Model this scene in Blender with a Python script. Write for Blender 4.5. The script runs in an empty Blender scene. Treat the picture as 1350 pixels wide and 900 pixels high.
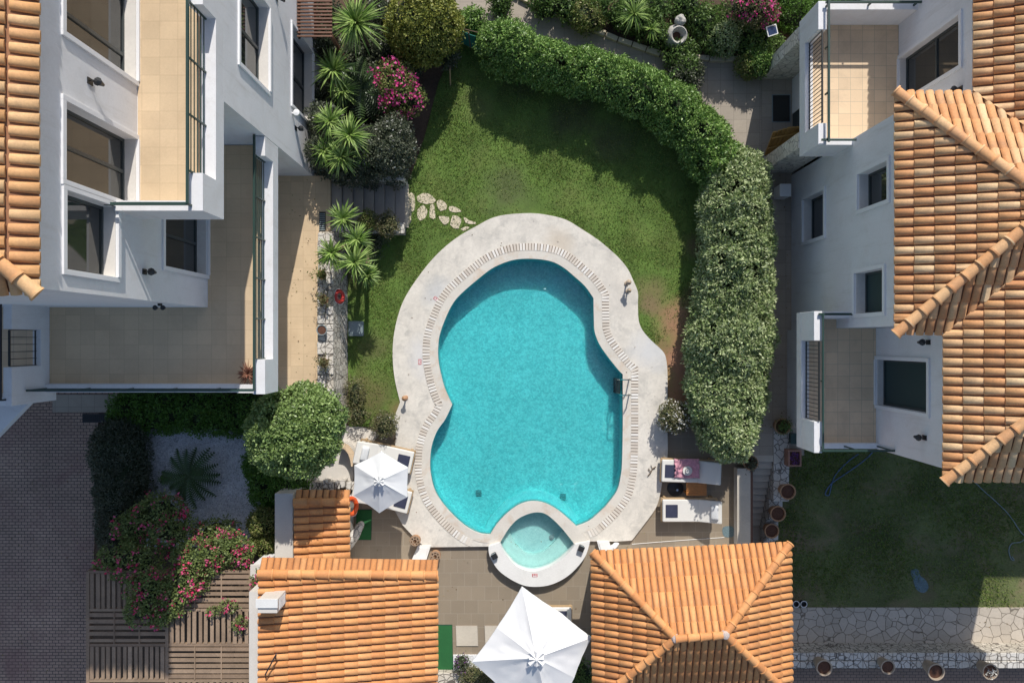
import bpy, bmesh, math, random
import numpy as np
from mathutils import Vector, Matrix, noise
from mathutils.geometry import tessellate_polygon
random.seed(7); RNG = np.random.default_rng(11)
SC = bpy.context.scene; COL = SC.collection
CAMH = 22.0; FPX = 900.0
def P(px, py, z=0.0):
    s = (CAMH - z)/FPX
    return ((px-675)*s, (450-py)*s, z)
def P2(px, py, z=0.0): return P(px, py, z)[:2]

# ---------------------------------------------------------------- materials
def nt_new(name):
    m = bpy.data.materials.new(name); m.use_nodes = True
    nt = m.node_tree; nt.nodes.clear()
    out = nt.nodes.new('ShaderNodeOutputMaterial'); b = nt.nodes.new('ShaderNodeBsdfPrincipled')
    nt.links.new(b.outputs[0], out.inputs[0]); return m, nt, b, out
def node(nt, t, **kw):
    n = nt.nodes.new(t)
    for k, v in kw.items():
        if k in n.inputs.keys() if isinstance(k, str) else False: n.inputs[k].default_value = v
        else: setattr(n, k, v)
    return n
def maprange(nt, src, a, b, c, d):
    n = nt.nodes.new('ShaderNodeMapRange'); n.inputs[1].default_value = a; n.inputs[2].default_value = b
    n.inputs[3].default_value = c; n.inputs[4].default_value = d; nt.links.new(src, n.inputs[0]); return n.outputs[0]
def noise_n(nt, vec, scale, detail=4, rough=.6, dist=0):
    n = nt.nodes.new('ShaderNodeTexNoise'); n.inputs['Scale'].default_value = scale; n.inputs['Detail'].default_value = detail
    n.inputs['Roughness'].default_value = rough; n.inputs['Distortion'].default_value = dist
    nt.links.new(vec, n.inputs['Vector']); return n
def mixc(nt, fac, a, b, mode='MIX'):
    n = nt.nodes.new('ShaderNodeMix'); n.data_type = 'RGBA'; n.blend_type = mode; n.clamp_result = False
    for sock, v in ((n.inputs[0], fac), (n.inputs[6], a), (n.inputs[7], b)):
        if isinstance(v, (int, float)): sock.default_value = v
        elif isinstance(v, tuple): sock.default_value = (*v[:3], 1)
        else: nt.links.new(v, sock)
    return n.outputs[2]
def mult(nt, col, val):
    n = nt.nodes.new('ShaderNodeVectorMath'); n.operation = 'SCALE'
    nt.links.new(col, n.inputs[0]); nt.links.new(val, n.inputs['Scale']); return n.outputs[0]
def stain_col(c, k): return tuple(x*k for x in c)
def M(name, col, rough=.75, var=.12, vs=1.2, fine=.08, fs=30, bump=.15, bs=50, pattern=None, stain=None, spots=None,
      metal=0, spec=.5, island=None, sheen=None, rot=0, streak=None):
    m, nt, b, out = nt_new(name); L = nt.links
    tc = nt.nodes.new('ShaderNodeTexCoord'); v = tc.outputs['Object']
    if rot:
        mp = nt.nodes.new('ShaderNodeMapping'); mp.inputs['Rotation'].default_value = (0, 0, rot); L.new(v, mp.inputs[0]); v = mp.outputs[0]
    c = nt.nodes.new('ShaderNodeRGB'); c.outputs[0].default_value = (*col, 1); c = c.outputs[0]
    hgt = None
    if island:
        g = nt.nodes.new('ShaderNodeNewGeometry'); r = nt.nodes.new('ShaderNodeValToRGB')
        el = r.color_ramp.elements
        for i, cc in enumerate(island):
            e = el[i] if i < 2 else el.new(0)
            e.color = (*cc, 1)
        for i, e in enumerate(el): e.position = i/(len(island)-1)
        L.new(g.outputs['Random Per Island'], r.inputs[0]); c = r.outputs[0]
    if pattern and pattern[0] == 'tile':
        _, w, h, mort, mc = pattern[:5]; off = pattern[5] if len(pattern) > 5 else 0
        br = nt.nodes.new('ShaderNodeTexBrick'); br.offset = off; br.squash = 1
        br.inputs['Scale'].default_value = 1; br.inputs['Brick Width'].default_value = w; br.inputs['Row Height'].default_value = h
        br.inputs['Mortar Size'].default_value = mort; br.inputs['Mortar Smooth'].default_value = .3
        br.inputs['Color1'].default_value = (*stain_col(col, .93), 1); br.inputs['Color2'].default_value = (*stain_col(col, 1.06), 1)
        br.inputs['Mortar'].default_value = (*mc, 1); L.new(v, br.inputs['Vector']); c = br.outputs['Color']
        hgt = maprange(nt, br.outputs['Fac'], 0, 1, 1, 0)
    if pattern and pattern[0] == 'stone':
        _, sc, mc, ew, c2 = pattern
        nz = noise_n(nt, v, 3, 2); add = nt.nodes.new('ShaderNodeVectorMath'); add.operation = 'MULTIPLY_ADD'
        L.new(nz.outputs['Color'], add.inputs[0]); add.inputs[1].default_value = (.07,)*3; L.new(v, add.inputs[2])
        vo = nt.nodes.new('ShaderNodeTexVoronoi'); vo.inputs['Scale'].default_value = sc; L.new(add.outputs[0], vo.inputs['Vector'])
        ve = nt.nodes.new('ShaderNodeTexVoronoi'); ve.feature = 'DISTANCE_TO_EDGE'; ve.inputs['Scale'].default_value = sc; L.new(add.outputs[0], ve.inputs['Vector'])
        sx = nt.nodes.new('ShaderNodeSeparateColor'); L.new(vo.outputs['Color'], sx.inputs[0])
        c = mixc(nt, sx.outputs[0], col, c2)
        f = maprange(nt, ve.outputs['Distance'], ew*.4, ew, 0, 1); c = mixc(nt, f, mc, c); hgt = f
    n1 = noise_n(nt, v, vs, 5, .6, .3); c = mult(nt, c, maprange(nt, n1.outputs[0], .25, .75, 1-var, 1+var))
    n2 = noise_n(nt, v, fs, 3, .7); c = mult(nt, c, maprange(nt, n2.outputs[0], .25, .75, 1-fine, 1+fine))
    if stain:
        sc_, ssc, amt = stain; n3 = noise_n(nt, v, ssc, 6, .7, .6)
        f = maprange(nt, n3.outputs[0], .5, .72, 0, amt); c = mixc(nt, f, c, sc_)
    if streak:
        mp2 = nt.nodes.new('ShaderNodeMapping'); mp2.inputs['Scale'].default_value = (1, 1, .12); L.new(v, mp2.inputs[0]); n4 = noise_n(nt, mp2.outputs[0], 4.5, 5, .7, .2)
        c = mixc(nt, maprange(nt, n4.outputs[0], .55, .8, 0, streak[1]), c, streak[0])
    if spots:
        for (sx_, sy_, sr, scol, amt) in spots:
            d = nt.nodes.new('ShaderNodeVectorMath'); d.operation = 'DISTANCE'; L.new(v, d.inputs[0]); d.inputs[1].default_value = (sx_, sy_, 0)
            ad = nt.nodes.new('ShaderNodeMath'); ad.operation = 'MULTIPLY_ADD'; L.new(n1.outputs[0], ad.inputs[0]); ad.inputs[1].default_value = sr*1.2; L.new(d.outputs['Value'], ad.inputs[2])
            f = maprange(nt, ad.outputs[0], sr*1.0, sr*1.8, amt, 0); c = mixc(nt, f, c, scol)
    L.new(c, b.inputs['Base Color']); b.inputs['Roughness'].default_value = rough; b.inputs['Metallic'].default_value = metal
    b.inputs['Specular IOR Level'].default_value = spec
    if bump:
        nb = noise_n(nt, v, bs, 4, .7); bp = nt.nodes.new('ShaderNodeBump'); bp.inputs['Strength'].default_value = bump; bp.inputs['Distance'].default_value = .02
        h = nb.outputs[0]
        if hgt is not None:
            ma = nt.nodes.new('ShaderNodeMath'); ma.operation = 'MULTIPLY_ADD'; L.new(nb.outputs[0], ma.inputs[0]); ma.inputs[1].default_value = .35; L.new(hgt, ma.inputs[2]); h = ma.outputs[0]
        L.new(h, bp.inputs['Height']); L.new(bp.outputs[0], b.inputs['Normal'])
    return m
def leafmat(name, cols, rough=.5, transl=.25, spec=.4):
    m = M(name, cols[0], rough=rough, var=.15, vs=2.0, fine=.0, bump=0, island=cols, spec=spec)
    nt = m.node_tree; b = [n for n in nt.nodes if n.type == 'BSDF_PRINCIPLED'][0]; out = [n for n in nt.nodes if n.type == 'OUTPUT_MATERIAL'][0]
    t = nt.nodes.new('ShaderNodeBsdfTranslucent'); mx = nt.nodes.new('ShaderNodeMixShader'); mx.inputs[0].default_value = transl
    src = b.inputs['Base Color'].links[0].from_socket; nt.links.new(src, t.inputs[0])
    nt.links.new(b.outputs[0], mx.inputs[1]); nt.links.new(t.outputs[0], mx.inputs[2]); nt.links.new(mx.outputs[0], out.inputs[0])
    return m

MT = {}
MT['stucco'] = M('white_stucco', (.74,.735,.735), .9, .05, .8, .04, 20, .2, 60, stain=((.56,.53,.49), 1.3, .32), streak=((.50,.47,.42), .5))
MT['stucco_warm'] = M('warm_plaster', (.62,.58,.52), .9, .08, .9, .05, 20, .15, 70)
MT['trim'] = M('white_trim', (.76,.755,.75), .8, .03, 1, .02, 20, .05)
MT['marble_sill'] = M('marble_sill', (.70,.66,.60), .4, .06, 3, .05, 14, .0)
MT['green_metal'] = M('dark_green_metal', (.025,.055,.045), .4, .05, 3, .03, 30, .0)
MT['black_metal'] = M('black_metal', (.02,.021,.022), .45, .05, 3, .03, 30, .0)
MT['sash'] = M('grey_green_sash', (.045,.055,.055), .4, .05, 3, .02, 20, .0)
MT['steel'] = M('polished_steel', (.6,.6,.6), .25, .03, 3, .02, 20, 0, metal=1)
def glassmat(name, col):
    m, nt, b, out = nt_new(name); b.inputs['Base Color'].default_value = (*col, 1); b.inputs['Roughness'].default_value = .04
    b.inputs['IOR'].default_value = 1.5; b.inputs['Specular IOR Level'].default_value = .8; return m
MT['glass'] = glassmat('window_glass', (.03,.033,.032))
MT['shutter_dark'] = M('dark_shutter', (.02,.045,.045), .5, .05, 3, .03, 30, .0)
MT['tile_beige'] = M('beige_floor_tiles', (.63,.475,.30), .6, .07, 1.2, .05, 30, .05, 40, pattern=('tile', .38, .38, .005, (.49,.36,.22)), stain=((.42,.29,.17), 1.1, .30))
MT['tile_balcony'] = M('balcony_floor_tiles', (.72,.54,.35), .6, .06, 1.2, .04, 30, .05, 40, pattern=('tile', .33, .33, .005, (.40,.33,.24)), stain=((.30,.22,.15), 1.1, .3))
MT['tile_grey'] = M('taupe_terrace_tiles', (.265,.215,.155), .65, .07, 1.0, .05, 30, .06, 40, pattern=('tile', .44, .44, .006, (.33,.29,.23), .5))
MT['path_tile'] = M('path_slabs', (.36,.31,.25), .75, .09, 1.0, .06, 30, .06, 40, pattern=('tile', .42, .42, .007, (.24,.21,.17)), stain=((.2,.17,.13), 1.0, .3))
MT['drive'] = M('brick_paving', (.38,.265,.20), .85, .22, .7, .25, 22, .25, 40, pattern=('tile', .20, .10, .012, (.07,.06,.058), .5), stain=((.20,.10,.095), .55, .6))
MT['drive_red'] = M('lower_brick_paving', (.32,.22,.165), .85, .16, .7, .12, 25, .25, 40, pattern=('tile', .20, .10, .009, (.10,.085,.075), .5))
MT['deck'] = M('stamped_concrete', (.64,.60,.53), .75, .13, 1.3, .11, 12, .2, 30, stain=((.40,.385,.35), 1.8, .85), spots=[(-2.6,-.5,.8,(.62,.62,.63),.6),(1.5,3.2,.5,(.52,.44,.34),.6),(4.6,-.2,.8,(.60,.61,.62),.7),(3.3,1.4,.6,(.60,.56,.50),.5),(-2.3,1.5,.6,(.48,.50,.52),.5)])
MT['coping'] = M('pool_coping_stone', (.61,.575,.51), .7, .10, 1.5, .06, 20, .12, 30, stain=((.50,.36,.24), 1.6, .8))
MT['coping_white'] = M('white_pool_rim', (.72,.71,.68), .7, .06, 1.5, .05, 20, .08, 30, stain=((.5,.49,.46), 1.4, .3))
MT['grate'] = M('grate_slats', (.74,.71,.65), .6, .05, 2, .04, 30, 0, island=[(.56,.50,.43),(.76,.74,.70),(.68,.62,.54)])
MT['dark_void'] = M('drain_channel', (.24,.19,.145), .9, .05, 2, .04, 30, 0)
MT['wall_stone'] = M('rubble_stone', (.44,.40,.33), .9, .12, 1.5, .12, 18, .5, 30, pattern=('stone', 6.0, (.13,.11,.09), .07, (.60,.55,.47)))
MT['cap_stone'] = M('pale_cap_stone', (.58,.54,.47), .9, .12, 1.5, .12, 18, .4, 30, pattern=('stone', 4.6, (.17,.15,.13), .06, (.60,.57,.52)))
MT['flag'] = M('crazy_flagstones', (.46,.40,.32), .85, .10, 1.2, .08, 16, .3, 30, pattern=('stone', 3.0, (.20,.17,.13), .04, (.58,.51,.42)))
MT['clad'] = M('stone_cladding', (.60,.56,.48), .9, .12, 1.5, .14, 14, .6, 30, pattern=('stone', 4.6, (.30,.27,.23), .05, (.72,.68,.60)))
MT['step_stone'] = M('stepping_stone', (.62,.54,.40), .85, .07, 2.5, .05, 16, .1, 30)
MT['step_tread'] = M('stair_treads', (.34,.30,.26), .8, .10, 1.5, .06, 16, .1, 30)
MT['step_light'] = M('pale_stair_treads', (.52,.47,.39), .8, .10, 1.5, .06, 16, .1, 30)
MT['gravel'] = M('white_gravel', (.72,.73,.75), .95, .10, 1.0, .45, 38, 1.0, 30)
MT['soil'] = M('garden_soil', (.10,.065,.042), .95, .3, 1.0, .3, 18, .6, 20)
lawn_spots = [(5.3,.7,.8,(.34,.19,.11),.9),(5.55,-.6,1.1,(.36,.19,.11),1.0),(5.5,-1.9,1.2,(.34,.18,.10),1.0),(4.5,1.5,.6,(.22,.16,.08),.6),(4.9,-.2,.3,(.2,.13,.07),.4),(4.5,1.15,.35,(.23,.16,.09),.5),(-5.0,2.2,.7,(.13,.11,.05),.5),
 (-4.6,-1.6,.8,(.15,.10,.05),.55),(-4.4,-.2,.6,(.13,.11,.05),.5),(-.2,4.9,.9,(.10,.11,.05),.5),(-1.2,7.6,.6,(.12,.11,.05),.35),(3.2,6.5,.8,(.07,.06,.03),.6),(2.0,7.3,.8,(.07,.06,.03),.6),(.3,8.4,.7,(.07,.06,.03),.5),(6.0,3.0,.5,(.16,.11,.06),.7),(6.0,1.5,.5,(.16,.11,.06),.7),(-3.7,-2.2,.35,(.22,.12,.07),.6)]
MT['lawn'] = M('lawn_turf', (.098,.165,.030), .95, .42, 1.1, .25, 22, .6, 26, stain=((.17,.16,.055), .7, .4), spots=lawn_spots)
MT['lawn_low'] = M('shaded_lawn_turf', (.12,.14,.05), .95, .35, .7, .35, 20, .8, 24, stain=((.26,.18,.12), .55, .8), spots=[(12,-7.9,1.2,(.25,.18,.12),.8),(9.6,-7.6,.6,(.25,.17,.11),.8),(14,-8.3,1.2,(.22,.16,.10),.7)])
MT['grass'] = leafmat('grass_blade', [(.085,.155,.02),(.12,.21,.03),(.17,.27,.045),(.25,.27,.08)], .6, .3)
MT['tilepav'] = M('orange_roof_tile', (.6,.3,.12), .75, .10, 1.2, .12, 22, .15, 40, stain=((.24,.13,.07), 1.8, .35), island=[(.60,.255,.085),(.68,.315,.112),(.65,.29,.10),(.57,.24,.085),(.70,.345,.135)])
MT['tilehouse'] = M('blend_roof_tile', (.6,.3,.12), .75, .12, 1.2, .14, 22, .15, 40, stain=((.22,.14,.09), 2.2, .4), island=[(.59,.28,.115),(.71,.42,.195),(.65,.33,.14),(.77,.54,.30),(.55,.25,.10),(.72,.45,.225),(.62,.305,.125)])
MT['tileleft'] = M('tan_roof_tile', (.6,.3,.12), .75, .12, 1.2, .14, 22, .15, 40, stain=((.22,.14,.09), 2.2, .35), island=[(.60,.31,.12),(.70,.42,.19),(.64,.35,.15),(.68,.44,.22),(.58,.285,.115)])
MT['tilebase'] = M('tile_channel', (.34,.16,.08), .85, .12, 1.2, .12, 22, .1, 40)  # darker brown than the tiles, with the shade between barrels in the colour
MT['mortar'] = M('pink_mortar', (.60,.42,.33), .9, .12, 3, .2, 22, .4, 30)
MT['wood'] = M('weathered_wood', (.27,.18,.115), .8, .2, 2.0, .15, 22, .2, 40, island=[(.20,.14,.09),(.29,.205,.135),(.37,.265,.18),(.24,.165,.11)])
MT['teak'] = M('teak_wood', (.42,.17,.045), .5, .2, 3, .15, 22, .1, 40)
MT['teak_grey'] = M('light_teak', (.42,.29,.16), .6, .2, 3, .15, 22, .1, 40)
MT['brownwood'] = M('brown_pergola_wood', (.16,.075,.045), .6, .2, 3, .15, 22, .1, 40)
MT['fabric'] = M('white_canopy_fabric', (.74,.74,.73), .9, .03, 1, .03, 40, .1, 120)
MT['fabric_grey'] = M('offwhite_parasol_fabric', (.66,.67,.67), .9, .04, 1, .03, 40, .1, 120)
MT['cushion'] = M('cream_cushion', (.70,.68,.63), .9, .03, 2, .03, 40, .08, 120)
MT['navy'] = M('navy_towel', (.035,.04,.075), .95, .1, 6, .15, 60, .4, 150)
MT['pink'] = M('pink_towel', (.62,.30,.36), .95, .25, 9, .25, 40, .4, 80)
MT['terracotta'] = M('terracotta_pot', (.42,.24,.13), .8, .15, 4, .1, 30, .1)
MT['pot_stone'] = M('pale_pot', (.42,.33,.24), .8, .15, 4, .1, 30, .1)
MT['potsoil_riser_shade'] = M('pot_soil_riser_shade', (.11,.05,.03), .95, .25, 9, .3, 40, .6, 60)
MT['orange_plastic'] = M('orange_plastic', (.75,.10,.015), .4, .03, 3, .02, 20, 0)
MT['red_plastic'] = M('red_plastic', (.48,.035,.03), .45, .1, 5, .05, 20, 0)
MT['white_plastic'] = M('white_plastic', (.75,.75,.74), .5, .02, 3, .02, 20, 0)
MT['red_paint'] = M('red_mark', (.45,.03,.04), .6, .05, 5, .05, 20, 0)
MT['mat_green'] = M('green_artificial_turf', (.018,.12,.035), .95, .08, 3, .2, 60, .5, 120)
MT['teal'] = M('teal_netting', (.012,.16,.13), .8, .1, 4, .1, 60, .2, 120)
MT['blue_plastic'] = M('blue_hose', (.10,.17,.32), .5, .05, 3, .02, 20, 0)
MT['grey_plastic'] = M('grey_box', (.22,.27,.28), .6, .08, 5, .05, 20, 0)
MT['deadleaf'] = leafmat('fallen_leaf', [(.20,.11,.05),(.30,.19,.08),(.14,.10,.05),(.26,.22,.10)], .8, .1)
MT['drainteal'] = M('teal_drain', (.09,.42,.44), .6, .1, 4, .1, 40, 0)
MT['bluepatch'] = M('faded_blue_sheet', (.13,.19,.21), .9, .2, 5, .3, 30, .2)
MT['bark'] = M('bark', (.13,.09,.06), .9, .2, 8, .2, 40, .4, 60)
MT['pinkgrey'] = M('ridge_mortar', (.50,.42,.38), .9, .12, 3, .2, 22, .4, 30)
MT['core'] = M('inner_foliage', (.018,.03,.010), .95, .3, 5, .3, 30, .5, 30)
MT['statue'] = M('lichened_stone', (.42,.40,.36), .9, .2, 6, .2, 30, .5, 40)
MT['solar'] = glassmat('solar_cell', (.03,.05,.12))
MT['yellowwood'] = M('varnished_gate_wood', (.42,.24,.07), .45, .2, 3, .12, 22, .1, 40)
MT['brickpot'] = M('brick_planter', (.34,.18,.13), .85, .15, 4, .15, 30, .3)
MT['l_hedge_big'] = leafmat('silver_hedge_leaf', [(.17,.25,.08),(.32,.41,.16),(.58,.63,.36),(.11,.17,.05),(.24,.33,.12),(.46,.53,.27)], .45, .2)
MT['l_hedge'] = leafmat('hedge_leaf', [(.09,.20,.035),(.18,.33,.065),(.36,.52,.15),(.06,.13,.02)], .4, .2)
MT['l_dark'] = leafmat('dark_hedge_leaf', [(.07,.085,.05),(.10,.12,.075),(.14,.15,.10),(.06,.08,.045)], .4, .2)
MT['l_green'] = leafmat('green_leaf', [(.08,.15,.03),(.13,.22,.05),(.19,.29,.08),(.06,.11,.025)], .45, .25)
MT['l_ivy'] = leafmat('shade_leaf', [(.12,.25,.035),(.17,.33,.055),(.07,.15,.02)], .45, .25)
MT['l_round'] = leafmat('topiary_leaf', [(.14,.23,.055),(.25,.36,.11),(.40,.52,.20),(.10,.17,.04)], .38, .2)
MT['l_conif'] = leafmat('yellow_green_leaf', [(.19,.22,.035),(.28,.30,.055),(.12,.16,.025),(.36,.36,.08)], .5, .25)
MT['l_lime'] = leafmat('lime_leaf', [(.16,.22,.05),(.22,.27,.07),(.11,.17,.035),(.28,.25,.10)], .5, .3)
MT['l_olive'] = leafmat('olive_leaf', [(.15,.17,.06),(.20,.21,.09),(.11,.12,.04),(.24,.20,.12)], .5, .25)
MT['l_boug'] = leafmat('bougainvillea_leaf', [(.19,.25,.07),(.28,.34,.12),(.13,.18,.05)], .5, .3)
MT['l_yucca'] = leafmat('yucca_blade', [(.16,.28,.05),(.26,.40,.09),(.10,.18,.03),(.38,.50,.16)], .38, .2)
MT['l_sago'] = leafmat('palm_frond', [(.06,.11,.035),(.08,.14,.045),(.05,.085,.03)], .4, .15)
MT['f_pink'] = leafmat('magenta_petal', [(.78,.05,.30),(.85,.08,.36),(.62,.03,.20),(.80,.14,.42)], .6, .3)
MT['f_red'] = leafmat('crimson_petal', [(.74,.04,.13),(.82,.08,.24),(.60,.03,.15),(.80,.18,.34)], .6, .3)
MT['f_white'] = leafmat('white_petal', [(.75,.74,.68),(.68,.66,.60)], .6, .2)
MT['f_purple'] = leafmat('purple_petal', [(.20,.06,.26),(.28,.10,.34),(.14,.05,.18)], .6, .2)
MT['l_red'] = leafmat('reddish_leaf', [(.30,.12,.08),(.38,.20,.13),(.22,.10,.06)], .6, .2)
# ---------------------------------------------------------------- pool materials
def pool_floor_mat(name, col, dark):
    m, nt, b, out = nt_new(name); L = nt.links
    tc = nt.nodes.new('ShaderNodeTexCoord'); v = tc.outputs['Object']
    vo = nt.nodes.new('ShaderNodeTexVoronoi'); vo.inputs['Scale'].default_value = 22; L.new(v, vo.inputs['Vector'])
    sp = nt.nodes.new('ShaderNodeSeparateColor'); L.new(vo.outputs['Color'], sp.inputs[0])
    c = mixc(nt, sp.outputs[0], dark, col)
    n1 = noise_n(nt, v, .5, 3); c = mult(nt, c, maprange(nt, n1.outputs[0], .3, .7, .93, 1.07))
    L.new(c, b.inputs['Base Color']); b.inputs['Roughness'].default_value = .6; return m
MT['poolfloor'] = pool_floor_mat('pool_mosaic_sparkle', (.21,.70,.69), (.08,.42,.45))  # strong fleck contrast paints rippled light and sparkle into the tile colour
MT['poolbench'] = pool_floor_mat('bench_mosaic', (.24,.74,.73), (.15,.57,.60))
MT['spafloor'] = pool_floor_mat('spa_mosaic', (.46,.71,.69), (.36,.60,.59))
MT['spaseat'] = pool_floor_mat('spa_seat_mosaic', (.55,.77,.72), (.47,.68,.64))
def water_mat(name, tint):
    m, nt, b, out = nt_new(name); nt.nodes.remove(b); L = nt.links
    tc = nt.nodes.new('ShaderNodeTexCoord'); v = tc.outputs['Object']
    n1 = noise_n(nt, v, 7, 3, .6, .8); n2 = noise_n(nt, v, 2.2, 3, .6, .5)
    w = nt.nodes.new('ShaderNodeTexWave'); w.inputs['Scale'].default_value = 2.6; w.inputs['Distortion'].default_value = 9; w.inputs['Detail'].default_value = 3; w.inputs['Detail Scale'].default_value = 1.2
    mp = nt.nodes.new('ShaderNodeMapping'); mp.inputs['Rotation'].default_value = (0,0,.9); L.new(v, mp.inputs[0]); L.new(mp.outputs[0], w.inputs['Vector'])
    a = nt.nodes.new('ShaderNodeMath'); a.operation = 'MULTIPLY_ADD'; L.new(n2.outputs[0], a.inputs[0]); a.inputs[1].default_value = 1.4; L.new(n1.outputs[0], a.inputs[2])
    a2 = nt.nodes.new('ShaderNodeMath'); a2.operation = 'MULTIPLY_ADD'; L.new(w.outputs['Fac'], a2.inputs[0]); a2.inputs[1].default_value = .35; L.new(a.outputs[0], a2.inputs[2])
    bp = nt.nodes.new('ShaderNodeBump'); bp.inputs['Strength'].default_value = .8; bp.inputs['Distance'].default_value = .08; L.new(a2.outputs[0], bp.inputs['Height'])
    tr = nt.nodes.new('ShaderNodeBsdfTransparent'); tr.inputs[0].default_value = (*tint, 1)
    rf = nt.nodes.new('ShaderNodeBsdfRefraction'); rf.inputs['IOR'].default_value = 1.33; rf.inputs['Roughness'].default_value = 0; rf.inputs['Color'].default_value = (*[min(1, t*1.15) for t in tint], 1); L.new(bp.outputs[0], rf.inputs['Normal'])
    m1 = nt.nodes.new('ShaderNodeMixShader'); m1.inputs[0].default_value = .25; L.new(tr.outputs[0], m1.inputs[1]); L.new(rf.outputs[0], m1.inputs[2])
    gl = nt.nodes.new('ShaderNodeBsdfGlossy'); gl.inputs['Roughness'].default_value = .06; L.new(bp.outputs[0], gl.inputs['Normal'])
    ge = nt.nodes.new('ShaderNodeNewGeometry'); dt = nt.nodes.new('ShaderNodeVectorMath'); dt.operation = 'DOT_PRODUCT'; L.new(ge.outputs['Incoming'], dt.inputs[0]); L.new(ge.outputs['Normal'], dt.inputs[1]); ab = nt.nodes.new('ShaderNodeMath'); ab.operation = 'ABSOLUTE'; L.new(dt.outputs['Value'], ab.inputs[0]); fc = nt.nodes.new('ShaderNodeMath'); fc.operation = 'SUBTRACT'; fc.inputs[0].default_value = 1; L.new(ab.outputs[0], fc.inputs[1]); pw = nt.nodes.new('ShaderNodeMath'); pw.operation = 'POWER'; L.new(fc.outputs[0], pw.inputs[0]); pw.inputs[1].default_value = 5; fr = nt.nodes.new('ShaderNodeMath'); fr.operation = 'MULTIPLY_ADD'; L.new(pw.outputs[0], fr.inputs[0]); fr.inputs[1].default_value = .9; fr.inputs[2].default_value = .025
    m2 = nt.nodes.new('ShaderNodeMixShader'); L.new(fr.outputs[0], m2.inputs[0]); L.new(m1.outputs[0], m2.inputs[1]); L.new(gl.outputs[0], m2.inputs[2])
    L.new(m2.outputs[0], out.inputs[0]); return m
MT['water'] = water_mat('pool_water', (.62,.93,.95))
MT['spawater'] = water_mat('spa_water', (.80,.95,.95))

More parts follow.
